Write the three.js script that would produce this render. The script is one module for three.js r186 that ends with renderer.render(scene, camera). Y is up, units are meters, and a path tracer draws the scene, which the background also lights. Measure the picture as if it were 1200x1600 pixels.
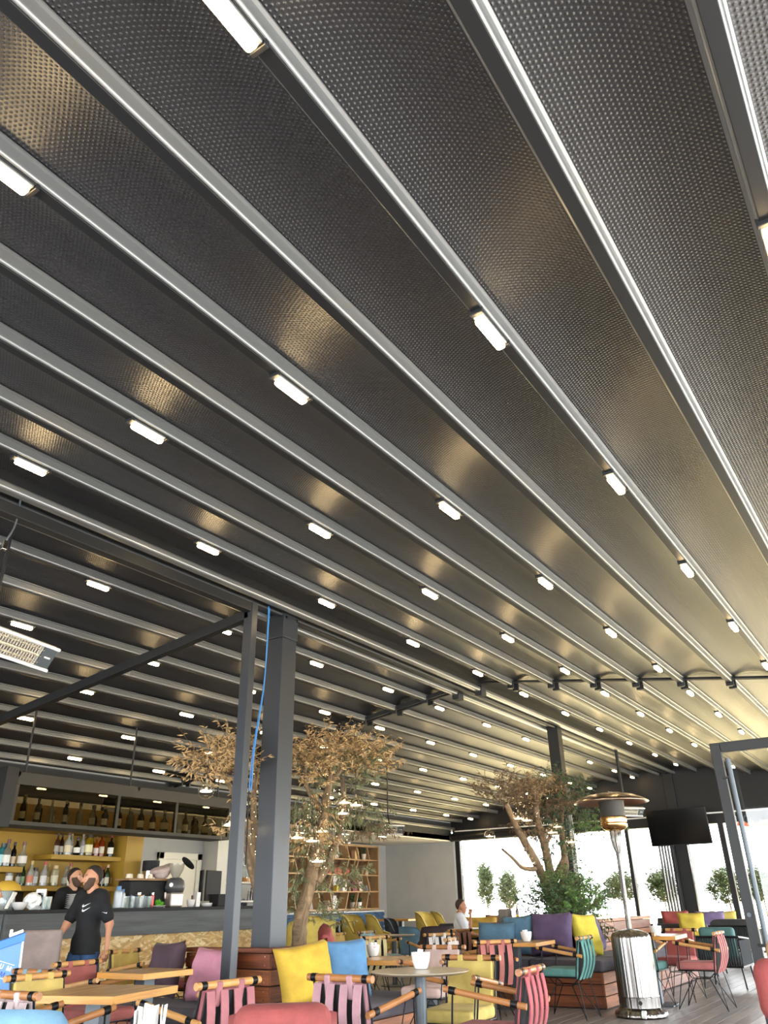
import * as THREE from 'three';
import { RoundedBoxGeometry } from 'three/addons/geometries/RoundedBoxGeometry.js';
import { mergeGeometries, mergeVertices } from 'three/addons/utils/BufferGeometryUtils.js';
import { RectAreaLightUniformsLib } from 'three/addons/lights/RectAreaLightUniformsLib.js';

// ------------------------------------------------------------------ camera, sky, sun, exposure
const scene = new THREE.Scene();
const EYE = 1.22, FOC = 1202;
const camera = new THREE.PerspectiveCamera(2 * Math.atan(800 / FOC) * 180 / Math.PI, 0.75, 0.05, 200);
const V3 = (x, y, z) => new THREE.Vector3(x, y, z);
const UPW = V3(-50, -2357, 1202).normalize();           // zenith seen by the lens (x right, y down, z forward)
const RAIL = V3(890, 595, 1202); RAIL.addScaledVector(UPW, -RAIL.dot(UPW)).normalize();
const SIDE = new THREE.Vector3().crossVectors(RAIL, UPW);
const toWorld = (x, y, z) => V3(RAIL.x * x + RAIL.y * y + RAIL.z * z, UPW.x * x + UPW.y * y + UPW.z * z, SIDE.x * x + SIDE.y * y + SIDE.z * z);
camera.position.set(0, EYE, 0);
camera.quaternion.setFromRotationMatrix(new THREE.Matrix4().makeBasis(toWorld(1, 0, 0), toWorld(0, -1, 0), toWorld(0, 0, -1)));
camera.updateMatrixWorld();
scene.add(camera);
scene.background = new THREE.Color(0.93, 0.97, 1.0);
scene.backgroundIntensity = 11;
const sun = new THREE.DirectionalLight(new THREE.Color(1, 0.9, 0.7), 26);
sun.position.set(34, 40, 16); sun.target.position.set(20, 0, -4);
sun.castShadow = true; sun.shadow.mapSize.set(2048, 2048);
Object.assign(sun.shadow.camera, { left: -30, right: 30, top: 30, bottom: -30, near: 1, far: 120 });
scene.add(sun, sun.target);
RectAreaLightUniformsLib.init();
const renderer = new THREE.WebGLRenderer({ antialias: true });
renderer.toneMapping = THREE.LinearToneMapping;
renderer.toneMappingExposure = 1.2;
renderer.shadowMap.enabled = true;

// pixel of the photograph -> a point at a known height / plane
const dirOf = (px, py) => toWorld(px - 600, py - 800, FOC).normalize();
const gy = (px, py, y) => { const d = dirOf(px, py), t = (y - EYE) / d.y; return V3(d.x * t, y, d.z * t); };
const gx = (px, py, x) => { const d = dirOf(px, py), t = x / d.x; return V3(x, EYE + d.y * t, d.z * t); };
const gz = (px, py, z) => { const d = dirOf(px, py), t = z / d.z; return V3(d.x * t, EYE + d.y * t, z); };
const gd = (px, py, r) => { const d = dirOf(px, py), t = r / Math.hypot(d.x, d.z); return V3(d.x * t, EYE + d.y * t, d.z * t); };
const seen = (p, m = 40) => { const q = p.clone().project(camera); return q.z < 1 && Math.abs(q.x) < 1 + m / 600 && Math.abs(q.y) < 1 + m / 800; };

// ------------------------------------------------------------------ helpers
function rng(a) { return () => { a |= 0; a = a + 0x6D2B79F5 | 0; let t = Math.imul(a ^ a >>> 15, 1 | a); t = t + Math.imul(t ^ t >>> 7, 61 | t) ^ t; return ((t ^ t >>> 14) >>> 0) / 4294967296; }; }
const R0 = rng(7);
const used = {};
const numbered = (n) => { used[n] = (used[n] ?? -1) + 1; return used[n] ? n + '_' + String(used[n]).padStart(3, '0') : n; };
const sh = (m) => { m.castShadow = m.receiveShadow = true; return m; };
function part(parent, name, geo, mat, label) {
  const m = sh(new THREE.Mesh(Array.isArray(geo) ? merge(geo) : geo, mat)); m.name = name; if (label) m.userData.label = label; parent.add(m); return m;
}
function thing(name, label, category, pos = [0, 0, 0], turn = 0, group) {
  const g = new THREE.Group(); g.name = numbered(name); g.position.set(...(pos.isVector3 ? pos.toArray() : pos)); g.rotation.y = turn;
  g.userData = { label, category }; if (group) g.userData.group = group; scene.add(g); return g;
}
function tag(o, label, category, group) { o.userData = { label, category }; if (group) o.userData.group = group; return o; }
function single(name, label, category, geo, mat, pos = [0, 0, 0], turn = 0, group) {
  const m = part(scene, numbered(name), geo, mat); m.position.set(...(pos.isVector3 ? pos.toArray() : pos)); m.rotation.y = turn; return tag(m, label, category, group);
}
function struct(name, geo, mat) { const m = geo ? part(scene, name, geo, mat) : new THREE.Group(); m.name = name; if (!geo) scene.add(m); m.userData.kind = 'structure'; return m; }
function copyOf(o, pos, turn, label, group) {
  const c = o.clone(); c.name = numbered(o.name.replace(/_\d{3}$/, '')); c.position.set(...(pos.isVector3 ? pos.toArray() : pos)); c.rotation.y = turn;
  c.userData = { ...o.userData }; if (label) c.userData.label = label; if (group) c.userData.group = group; scene.add(c); return c;
}
function merge(list) {
  const l = list.map((g) => { const n = g.index ? g.toNonIndexed() : g; for (const k of Object.keys(n.attributes)) if (!['position', 'normal', 'uv'].includes(k)) n.deleteAttribute(k); if (!n.attributes.uv) metric(n); return n; });
  return l.length > 1 ? mergeGeometries(l) : l[0];
}
// uv in metres, u along the given axis where the face allows it
function metric(g, along = 0, off = 0) {
  if (!g.attributes.normal) g.computeVertexNormals();
  const p = g.attributes.position, n = g.attributes.normal, uv = new Float32Array(p.count * 2);
  for (let i = 0; i < p.count; i++) {
    const a = [Math.abs(n.getX(i)), Math.abs(n.getY(i)), Math.abs(n.getZ(i))], c = [p.getX(i), p.getY(i), p.getZ(i)];
    const d = a[0] > a[1] && a[0] > a[2] ? 0 : a[1] > a[2] ? 1 : 2, rest = [0, 1, 2].filter((k) => k !== d);
    let [u, v] = rest; if (v === along) [u, v] = [v, u];
    uv[2 * i] = c[u] + off; uv[2 * i + 1] = c[v] + off * 1.7 + (d === along ? 0.3 : 0);
  }
  g.setAttribute('uv', new THREE.BufferAttribute(uv, 2)); return g;
}
let boxN = 0;
function bx(w, h, d, x = 0, y = 0, z = 0, r = 0.006, along) {
  const lim = Math.min(w, h, d) * 0.49, rr = Math.min(r, lim);
  const g = rr > 0.0005 ? new RoundedBoxGeometry(w, h, d, 1, rr) : new THREE.BoxGeometry(w, h, d);
  const n = g.index ? g.toNonIndexed() : g; n.translate(x, y, z);
  return metric(n, along ?? (w >= d && w >= h ? 0 : h > d ? 1 : 2), ((boxN++) * 0.617) % 7);
}
const span = (x0, x1, y0, y1, z0, z1, r = 0.006, along) => bx(x1 - x0, y1 - y0, z1 - z0, (x0 + x1) / 2, (y0 + y1) / 2, (z0 + z1) / 2, r, along);
function rod(a, b, r, r2 = r, seg = 8) {
  a = a.isVector3 ? a : V3(...a); b = b.isVector3 ? b : V3(...b);
  const d = b.clone().sub(a), g = new THREE.CylinderGeometry(r2, r, d.length(), seg, 1);
  g.rotateZ(0); g.applyQuaternion(new THREE.Quaternion().setFromUnitVectors(V3(0, 1, 0), d.clone().normalize())); g.translate(...a.clone().add(b).multiplyScalar(0.5).toArray()); return g.toNonIndexed();
}
function wire(pts, r, seg = 5, curved = true, n = 0) {
  const P = pts.map((p) => (p.isVector3 ? p : V3(...p)));
  if (!curved) return merge(P.slice(1).map((p, i) => rod(P[i], p, r, r, seg)));
  return new THREE.TubeGeometry(new THREE.CatmullRomCurve3(P), n || pts.length * 6, r, seg, false).toNonIndexed();
}
const lathe = (prof, seg = 20) => new THREE.LatheGeometry(prof.map(([r, y]) => new THREE.Vector2(Math.max(r, 0.0001), y)), seg).toNonIndexed();
function extr(pts, depth, bevel = 0.004, closedCurve) {
  const s = new THREE.Shape(); if (closedCurve) closedCurve(s); else pts.forEach(([x, y], i) => (i ? s.lineTo(x, y) : s.moveTo(x, y)));
  const g = new THREE.ExtrudeGeometry(s, { depth, bevelEnabled: bevel > 0, bevelSize: bevel, bevelThickness: bevel, bevelSegments: 2, curveSegments: 14 }); return metric(g);
}
// a stuffed square cushion standing on its lower edge, thickness along z
function cushionGeo(w, h, t, seed = 1, n = 14) {
  const q = rng(seed), ph = [q() * 6, q() * 6, q() * 6], pos = [], idx = [];
  for (const s of [1, -1]) for (let j = 0; j <= n; j++) for (let i = 0; i <= n; i++) {
    const u = i / n * 2 - 1, v = j / n * 2 - 1, e = Math.pow(Math.max(0, (1 - u ** 4) * (1 - v ** 4)), 0.42);
    const pin = 1 - 0.07 * (1 - Math.abs(v) ** 2) * Math.abs(u) ** 3, pin2 = 1 - 0.08 * (1 - Math.abs(u) ** 2) * Math.abs(v) ** 3;
    const wr = 0.012 * Math.sin(5 * u + ph[0]) * Math.sin(4 * v + ph[1]) + 0.008 * Math.sin(9 * v + 3 * u + ph[2]);
    pos.push(u * w / 2 * pin, (v * pin2 + 1) * h / 2, s * e * (t / 2 + wr));
  }
  const m = (n + 1) * (n + 1);
  for (let s = 0; s < 2; s++) for (let j = 0; j < n; j++) for (let i = 0; i < n; i++) { const a = s * m + j * (n + 1) + i, b = a + 1, c = a + n + 1, d = c + 1; s ? idx.push(a, c, b, b, c, d) : idx.push(a, b, c, b, d, c); }
  const g = new THREE.BufferGeometry(); g.setAttribute('position', new THREE.Float32BufferAttribute(pos, 3)); g.setIndex(idx);
  const mg = mergeVertices(g, 1e-5); mg.computeVertexNormals(); const p = mg.attributes.position, uv = new Float32Array(p.count * 2); for (let i = 0; i < p.count; i++) { uv[2 * i] = p.getX(i) + seed * 0.37; uv[2 * i + 1] = p.getY(i); } mg.setAttribute('uv', new THREE.BufferAttribute(uv, 2)); return mg;
}
// rounded pad lying flat (seat cushion), rounded edges, slight crown
function padGeo(w, h, d, r = 0.03, crown = 0.01) {
  const g = new RoundedBoxGeometry(w, h, d, 4, Math.min(r, h * 0.48)); const p = g.attributes.position;
  for (let i = 0; i < p.count; i++) if (p.getY(i) > 0) p.setY(i, p.getY(i) + crown * (1 - (2 * p.getX(i) / w) ** 2) * (1 - (2 * p.getZ(i) / d) ** 2));
  g.computeVertexNormals(); return metric(g);
}
// naive surface nets over a signed distance function
function nets(f, mn, mx, c) {
  const nx = Math.ceil((mx[0] - mn[0]) / c) + 1, ny = Math.ceil((mx[1] - mn[1]) / c) + 1, nz = Math.ceil((mx[2] - mn[2]) / c) + 1, at = (i, j, k) => (k * ny + j) * nx + i;
  const v = new Float32Array(nx * ny * nz); for (let k = 0; k < nz; k++) for (let j = 0; j < ny; j++) for (let i = 0; i < nx; i++) v[at(i, j, k)] = f(mn[0] + i * c, mn[1] + j * c, mn[2] + k * c);
  const id = new Int32Array(v.length).fill(-1), pos = [], idx = [], E = [[0, 1], [2, 3], [4, 5], [6, 7], [0, 2], [1, 3], [4, 6], [5, 7], [0, 4], [1, 5], [2, 6], [3, 7]];
  for (let k = 0; k < nz - 1; k++) for (let j = 0; j < ny - 1; j++) for (let i = 0; i < nx - 1; i++) {
    const q = []; let neg = 0; for (let o = 0; o < 8; o++) { const w = v[at(i + (o & 1), j + (o >> 1 & 1), k + (o >> 2))]; q.push(w); if (w < 0) neg++; }
    if (!neg || neg === 8) continue; let x = 0, y = 0, z = 0, n = 0;
    for (const [a, b] of E) if ((q[a] < 0) !== (q[b] < 0)) { const t = q[a] / (q[a] - q[b]); x += (a & 1) + t * ((b & 1) - (a & 1)); y += (a >> 1 & 1) + t * ((b >> 1 & 1) - (a >> 1 & 1)); z += (a >> 2) + t * ((b >> 2) - (a >> 2)); n++; }
    id[at(i, j, k)] = pos.length / 3; pos.push(mn[0] + (i + x / n) * c, mn[1] + (j + y / n) * c, mn[2] + (k + z / n) * c);
  }
  const quad = (a, b, d, e, flip) => { if (a < 0 || b < 0 || d < 0 || e < 0) return; flip ? idx.push(a, d, b, a, e, d) : idx.push(a, b, d, a, d, e); };
  for (let k = 1; k < nz - 1; k++) for (let j = 1; j < ny - 1; j++) for (let i = 1; i < nx - 1; i++) {
    const s = v[at(i, j, k)] < 0;
    if (s !== v[at(i + 1, j, k)] < 0) quad(id[at(i, j - 1, k - 1)], id[at(i, j, k - 1)], id[at(i, j, k)], id[at(i, j - 1, k)], !s);
    if (s !== v[at(i, j + 1, k)] < 0) quad(id[at(i - 1, j, k - 1)], id[at(i - 1, j, k)], id[at(i, j, k)], id[at(i, j, k - 1)], !s);
    if (s !== v[at(i, j, k + 1)] < 0) quad(id[at(i - 1, j - 1, k)], id[at(i, j - 1, k)], id[at(i, j, k)], id[at(i - 1, j, k)], !s);
  }
  const g = new THREE.BufferGeometry(); g.setAttribute('position', new THREE.Float32BufferAttribute(pos, 3)); g.setIndex(idx); g.computeVertexNormals(); return metric(g);
}
const leafGeo = (() => { // merged leaves: each a folded lance of four triangles
  return (list) => { const pos = [], nor = []; const s = V3(), n = V3();
    for (const { p, d, len, w, roll } of list) {
      s.set(0, 1, 0).cross(d); if (s.lengthSq() < 1e-4) s.set(1, 0, 0); s.normalize().applyAxisAngle(d, roll); n.crossVectors(d, s).normalize();
      const mid = p.clone().addScaledVector(d, len * 0.45), tip = p.clone().addScaledVector(d, len).addScaledVector(n, -len * 0.16);
      const a = mid.clone().addScaledVector(s, w / 2).addScaledVector(n, w * 0.2), b = mid.clone().addScaledVector(s, -w / 2).addScaledVector(n, w * 0.2);
      for (const [x, y, z] of [[p, a, mid], [a, tip, mid], [p, mid, b], [mid, tip, b]]) { pos.push(x.x, x.y, x.z, y.x, y.y, y.z, z.x, z.y, z.z); }
    }
    const g = new THREE.BufferGeometry(); g.setAttribute('position', new THREE.Float32BufferAttribute(pos, 3)); g.computeVertexNormals(); return metric(g); };
})();

// ------------------------------------------------------------------ textures
function dataTex(w, h, fn, srgb = true) {
  const d = new Uint8Array(w * h * 4); for (let y = 0; y < h; y++) for (let x = 0; x < w; x++) { const c = fn(x / w, y / h, x, y), o = (y * w + x) * 4; for (let k = 0; k < 3; k++) d[o + k] = Math.max(0, Math.min(255, Math.round((Array.isArray(c) ? c[k] : c) * 255))); d[o + 3] = 255; }
  const t = new THREE.DataTexture(d, w, h); t.wrapS = t.wrapT = THREE.RepeatWrapping; t.magFilter = THREE.LinearFilter; t.minFilter = THREE.LinearMipmapLinearFilter; t.generateMipmaps = true; if (srgb) t.colorSpace = THREE.SRGBColorSpace; t.needsUpdate = true; return t;
}
const lat = new Float32Array(65536); { const q = rng(99); for (let i = 0; i < 65536; i++) lat[i] = q(); }
function vn(x, y, px, py) { // periodic value noise
  const xi = Math.floor(x), yi = Math.floor(y), f = x - xi, g = y - yi, s = f * f * (3 - 2 * f), t = g * g * (3 - 2 * g), m = (a, n) => ((a % n) + n) % n;
  const L = (a, b) => lat[(m(a, px) * 131 + m(b, py) * 7919) & 65535];
  return (L(xi, yi) * (1 - s) + L(xi + 1, yi) * s) * (1 - t) + (L(xi, yi + 1) * (1 - s) + L(xi + 1, yi + 1) * s) * t;
}
const fbm = (u, v, p, o = 4) => { let a = 0, w = 0.5, n = p; for (let i = 0; i < o; i++) { a += w * vn(u * n, v * n, n, n); n *= 2; w *= 0.5; } return a / (1 - 0.5 ** o); };
const rep = (t, x, y) => { t.repeat.set(x, y); return t; };
const texHex = rep(dataTex(96, 166, (u, v) => { let h = 0; for (const [a, b] of [[0, 0], [1, 0], [0, 1], [1, 1], [0.5, 0.5]]) { const dx = u - a, dy = (v - b) * 1.732; h = Math.max(h, Math.exp(-(dx * dx + dy * dy) / 0.045)); } return h; }, false), 1 / 0.021, 1 / 0.0364);
const wood = (dark, cut) => dataTex(512, 256, (u, v) => { const w = v + 0.05 * fbm(u, v, 3, 3), g = vn(u * 6, w * 90, 6, 90) * 0.5 + vn(u * 10, w * 180, 10, 180) * 0.3, b = fbm(u * 0.5, w, 8, 3); const k = 1 - dark * (0.55 * g + 0.6 * b) - (g > cut ? 0.06 : 0); return [k, k * (0.97 - 0.03 * g), k * (0.94 - 0.06 * g)]; });
const texWood = rep(wood(0.3, 0.72), 1 / 1.2, 1 / 0.5), texPlank = rep(wood(0.6, 0.6), 1 / 1.6, 1 / 0.45), texBoard = rep(wood(0.38, 0.66), 1 / 2.2, 1 / 0.5);
const texVelvet = rep(dataTex(256, 256, (u, v) => 0.8 + 0.2 * fbm(u, v, 5, 4) + 0.04 * vn(u * 120, v * 120, 120, 120) - 0.02), 1 / 0.5, 1 / 0.5);
const texWeave = rep(dataTex(64, 64, (u, v) => 0.5 + 0.25 * Math.sin(u * 50.265) + 0.25 * Math.sin(v * 50.265), false), 1 / 0.03, 1 / 0.03);
const texWavy = dataTex(1024, 64, (u, v) => 0.6 * vn(u * 34, v * 1, 34, 1) + 0.3 * vn(u * 90, v * 2, 90, 2) + 0.1 * vn(u * 300, v * 3, 300, 3), false);
const texBark = rep(dataTex(256, 256, (u, v) => { const k = 0.65 + 0.4 * fbm(u, v, 8, 4) - 0.12 * vn(u * 40, v * 10, 40, 10); return [k, k * 0.97, k * 0.92]; }), 1 / 0.3, 1 / 0.5);
const texPlaster = rep(dataTex(256, 256, (u, v) => 0.94 + 0.06 * fbm(u, v, 6, 5)), 0.5, 0.5);
function canvasTex(w, h, draw) { const c = document.createElement('canvas'); c.width = w; c.height = h; draw(c.getContext('2d'), w, h); const t = new THREE.CanvasTexture(c); t.colorSpace = THREE.SRGBColorSpace; return t; }
const texOsb = rep(canvasTex(1024, 1024, (g, w, h) => { const q = rng(5); g.fillStyle = '#cdb07c'; g.fillRect(0, 0, w, h); const cs = ['#dcc08a', '#c9a768', '#b8935a', '#e6cf9e', '#d5b57a', '#a98450', '#e9d5a8', '#c39c62'];
  for (let i = 0; i < 3400; i++) { const x = q() * w, y = q() * h, a = (q() - 0.5) * 1.1 + Math.PI / 2, l = 50 + q() * 110, b = 8 + q() * 22, c = cs[q() * 8 | 0]; for (const [ox, oy] of [[0, 0], [w, 0], [-w, 0], [0, h], [0, -h]]) { if ((ox && x + ox > -160 && x + ox < w + 160 || oy && y + oy > -160 && y + oy < h + 160) || (!ox && !oy)) { g.save(); g.translate(x + ox, y + oy); g.rotate(a); g.globalAlpha = 0.75; g.fillStyle = c; g.fillRect(-l / 2, -b / 2, l, b); g.strokeStyle = '#8a6a3c'; g.globalAlpha = 0.28; g.strokeRect(-l / 2, -b / 2, l, b); g.restore(); } } } }), 1 / 1.6, 1 / 1.6); texOsb.wrapS = texOsb.wrapT = THREE.RepeatWrapping;

// ------------------------------------------------------------------ materials
const mat = (c, o = {}) => new THREE.MeshPhysicalMaterial({ color: c, roughness: 0.6, side: THREE.DoubleSide, ...o });
const velvetCache = {};
const velvet = (c0) => velvetCache[c0] ??= ((c) => mat(c, { roughness: 0.85, map: texVelvet, sheen: 0.25, sheenRoughness: 0.5, sheenColor: new THREE.Color(c).lerp(new THREE.Color('#ffffff'), 0.3), bumpMap: texVelvet, bumpScale: 0.003 }))(new THREE.Color(c0).lerp(new THREE.Color('#8f8b86'), 0.12));
const M = {
  fabric: mat('#1f1f22', { roughness: 0.4, ior: 1.7, bumpMap: texHex, bumpScale: 0.0034 }),
  rail: mat('#7d7e7e', { roughness: 0.34, metalness: 0.6 }),
  railEnd: mat('#26272a', { roughness: 0.5, metalness: 0.4 }),
  black: mat('#131416', { roughness: 0.5, metalness: 0.1 }),
  blackMatte: mat('#1a1b1d', { roughness: 0.75 }),
  steelPost: mat('#3a3d42', { roughness: 0.38, metalness: 0.45 }),
  wirem: mat('#17181a', { roughness: 0.4, metalness: 0.6 }),
  greyMetal: mat('#51585e', { roughness: 0.45, metalness: 0.4 }),
  bamboo: mat('#d9a868', { roughness: 0.42, map: texWood }), bambooDark: mat('#b67f4c', { roughness: 0.42, map: texWood }),
  tableWood: mat('#e9c38c', { roughness: 0.26, map: texWood }), tableEdge: mat('#efb257', { roughness: 0.45, map: texWood }),
  plank: mat('#b86f45', { roughness: 0.5, map: texPlank }), plank2: mat('#a45f39', { roughness: 0.5, map: texPlank }), plank3: mat('#c47e50', { roughness: 0.5, map: texPlank }),
  boards: ['#a8a7aa', '#9c9b9f', '#b0afb2', '#a2a2a7'].map((c) => mat(c, { roughness: 0.36, map: texBoard })),
  grey: mat('#a9a9a7', { roughness: 0.85, map: texPlaster }), white: mat('#dcdad4', { roughness: 0.8, map: texPlaster }), greyWall: mat('#b7b7b2', { roughness: 0.85, map: texPlaster }),
  gold: mat('#a8842c', { roughness: 0.55, map: texPlaster }),
  osb: mat('#ffffff', { roughness: 0.7, map: texOsb }),
  barGrey: mat('#5f676c', { roughness: 0.55, map: texBoard }),
  stainless: mat('#918e8b', { roughness: 0.24, metalness: 1, bumpMap: texWavy, bumpScale: 0.03 }),
  chrome: mat('#d9d4c8', { roughness: 0.12, metalness: 1 }), bronze: mat('#b09c8a', { roughness: 0.28, metalness: 1 }),
  meshGrey: mat('#47453f', { roughness: 0.6, metalness: 0.5, bumpMap: texWeave, bumpScale: 0.001 }),
  glass: mat('#ffffff', { roughness: 0.02, transmission: 1, thickness: 0, ior: 1.45 }),
  globe: mat('#fbf8f2', { roughness: 0.0, transmission: 1, thickness: 0, ior: 1.5, clearcoat: 1, clearcoatRoughness: 0.02 }),
  smoked: mat('#c9c2ae', { roughness: 0.0, transmission: 1, thickness: 0, ior: 1.45 }),
  porcelain: mat('#d9d7d4', { roughness: 0.25 }), plasticWhite: mat('#e8e8e6', { roughness: 0.45 }),
  seatDark: velvet('#4a4450'), bark: mat('#9c866c', { roughness: 0.9, map: texBark, bumpMap: texBark, bumpScale: 0.008 }),
  leafDry: mat('#b39466', { roughness: 0.8 }), leafOlive: mat('#6f7350', { roughness: 0.7 }), leafGreen: mat('#5d7f3a', { roughness: 0.6, transmission: 0.25, thickness: 0 }), leafOut: mat('#33491f', { roughness: 0.7 }), leafDark: mat('#3c5634', { roughness: 0.6 }), leafBrown: mat('#705a42', { roughness: 0.8 }),
  screen: mat('#0b0c0e', { roughness: 0.12 }), skin: mat('#b98263', { roughness: 0.55 }), skin2: mat('#c58f70', { roughness: 0.55 }), hair: mat('#231a15', { roughness: 0.7 }),
  tee: mat('#0f1013', { roughness: 0.85, map: texVelvet }), jeans: mat('#2f5078', { roughness: 0.85, map: texVelvet }), paper: mat('#f4f4f2', { roughness: 0.8 }), soil: mat('#4a3a2c', { roughness: 1 }),
  lamp: mat('#fff4e0', { roughness: 0.4, emissive: new THREE.Color(1, 0.7, 0.34), emissiveIntensity: 45 }),
  bulb: mat('#fff0d0', { emissive: new THREE.Color(1, 0.8, 0.55), emissiveIntensity: 3.2 }),
  downlight: mat('#ffffff', { emissive: new THREE.Color(1, 0.93, 0.8), emissiveIntensity: 8 }),
};

// ------------------------------------------------------------------ the setting
const X0 = -3, X1 = 22.9, ZR = -5.75, ZF = 2.6, ZG = -12.6, ZB = -15.1, SL = 0.143;
const yr = (z) => 4.43 - SL * Math.abs(z - ZR);
{ // decking: single boards running along the rails
  const floor = struct('floor'); part(floor, 'subfloor', span(X0 - 0.3, 23.3, -0.4, -0.03, ZB - 0.3, ZF + 0.3, 0), M.blackMatte);
  const w = 0.155, rows = 96, q = rng(31), geos = {};
  for (let r = 0; r < rows; r++) {
    const z = ZF - (r + 0.5) * w, cut = [X0 - 0.2, 3 + q() * 5, 12 + q() * 5, X1 + 0.1];
    for (let k = 0; k < 3; k++) { const g = bx(cut[k + 1] - cut[k] - 0.004, 0.03, w - 0.008, 0, 0, 0, 0, 0); const m = part(floor, 'floor_board', g, M.boards[(q() * 4) | 0]); m.position.set((cut[k] + cut[k + 1]) / 2, -0.015, z); }
  }
  part(floor, 'floor_slab', span(X0 - 0.2, X1 + 0.1, -0.03, 0, ZB - 0.1, ZF - rows * w - 0.004, 0), M.boards[1]);
}
struct('ground', [span(23.3, 90, -0.5, -0.12, -60, 60, 0)], mat('#d6c592', { roughness: 0.9, map: texPlaster }));
struct('ground_paving', [span(-40, X0 - 0.2, -0.5, -0.12, -60, 60, 0), span(X0 - 0.2, 23.3, -0.5, -0.12, ZF + 0.3, 60, 0)], mat('#c6c9cd', { roughness: 0.9, map: texPlaster }));
// roof cloth and rails
const LAMP_MAIN = [-4.97, -3.64, -2.4, -1.145, 0.09], BARE_MAIN = [-4.3, -3.02, -1.77, -0.52, 0.71, 1.32, 1.95];
const LAMP_BAR = [-6.55, -7.8, -9.06, -10.35, -11.65], BARE_BAR = [-7.17, -8.43, -9.7, -11.0, -12.25];
const SEG = [[X0, 11.22], [11.4, X1]];
{
  const ceiling = struct('ceiling');
  const prof = [[-0.052, 0.03], [0.052, 0.03], [0.052, 0.02], [0.04, 0.014], [0.04, -0.038]];
  for (let i = 1; i <= 6; i++) { const a = -i / 6 * Math.PI / 2; prof.push([0.022 + 0.018 * Math.cos(a), -0.038 - 0.018 * -Math.sin(a)]); }
  prof.push([0.006, -0.056], [0.004, -0.052], [-0.004, -0.052], [-0.006, -0.056]);
  for (let i = 0; i <= 6; i++) { const a = -Math.PI / 2 - i / 6 * Math.PI / 2; prof.push([-0.022 + 0.018 * Math.cos(a), -0.038 + 0.018 * Math.sin(a)]); }
  prof.push([-0.04, 0.014], [-0.052, 0.02]);
  const railGeo = SEG.map(([a, b]) => { const g = extr(prof, b - a, 0); g.rotateY(Math.PI / 2); g.translate(a, 0, 0); return g; });
  const chan = SEG.map(([a, b]) => span(a + 0.01, b - 0.01, -0.066, -0.054, -0.027, 0.027, 0.003));
  const bracket = merge([span(-0.02, 0.02, -0.1, 0.02, -0.05, 0.05, 0.004), span(-0.035, 0.035, -0.105, -0.085, -0.03, 0.03, 0.003)]);
  for (const z of [...LAMP_MAIN, ...BARE_MAIN, ...LAMP_BAR, ...BARE_BAR]) SEG.forEach(([a, b], s) => {
    const r = part(ceiling, 'cross_rail', railGeo[s], M.rail); r.position.set(0, yr(z), z);
    part(r, 'bottom_channel', chan[s], M.black); const e = part(r, 'end_bracket', bracket, M.railEnd); e.position.x = s ? a + 0.01 : b - 0.01;
  });
  const bay = (za, zb) => SEG.forEach(([a, b]) => { // one arched strip of cloth between two rails
    const n = 8, P = []; for (let i = 0; i <= n; i++) { const t = i / n, z = za + (zb - za) * t; P.push([z, yr(za) + (yr(zb) - yr(za)) * t + 0.03 + 0.06 * Math.sin(Math.PI * t)]); }
    const pos = [], uv = [], idx = []; let L = 0; const top = 0.015;
    P.forEach(([z, y], i) => { if (i) L += Math.hypot(z - P[i - 1][0], y - P[i - 1][1]); for (const x of [a - 0.08, b + 0.08]) for (const o of [0, top]) { pos.push(x, y + o, z); uv.push(x, L); } });
    for (let i = 0; i < n; i++) { const k = i * 4; idx.push(k, k + 2, k + 4, k + 4, k + 2, k + 6, k + 1, k + 5, k + 3, k + 5, k + 7, k + 3); }
    const g = new THREE.BufferGeometry(); g.setAttribute('position', new THREE.Float32BufferAttribute(pos, 3)); g.setAttribute('uv', new THREE.Float32BufferAttribute(uv, 2)); g.setIndex(idx); g.computeVertexNormals();
    part(ceiling, 'roof_cloth', g, M.fabric);
  });
  const zs = [...LAMP_MAIN, ...BARE_MAIN, -5.6, 2.6].sort((a, b) => a - b); for (let i = 0; i + 1 < zs.length; i++) bay(zs[i], zs[i + 1]);
  const zb = [...LAMP_BAR, ...BARE_BAR, -5.9, ZG].sort((a, b) => a - b); for (let i = 0; i + 1 < zb.length; i++) bay(zb[i], zb[i + 1]);
  const slope = (x, za, zb2, w, h, drop) => { const n = V3(0, yr(zb2) - yr(za), zb2 - za), g = bx(w, h, n.length(), 0, 0, 0, 0.008, 2); g.rotateX(-Math.atan2(n.y, n.z)); g.translate(x, (yr(za) + yr(zb2)) / 2 + drop, (za + zb2) / 2); return g; };
  part(ceiling, 'guide_track', [slope(11.31, -5.6, 2.6, 0.1, 0.03, 0.025), slope(11.31, -5.6, 2.6, 0.32, 0.02, 0.12)], M.blackMatte);
  part(ceiling, 'guide_track', [slope(11.25, ZG, -5.9, 0.05, 0.07, -0.01), slope(11.37, ZG, -5.9, 0.05, 0.07, -0.01), slope(11.31, ZG, -5.9, 0.3, 0.03, 0.09)], M.blackMatte);
}
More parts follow.
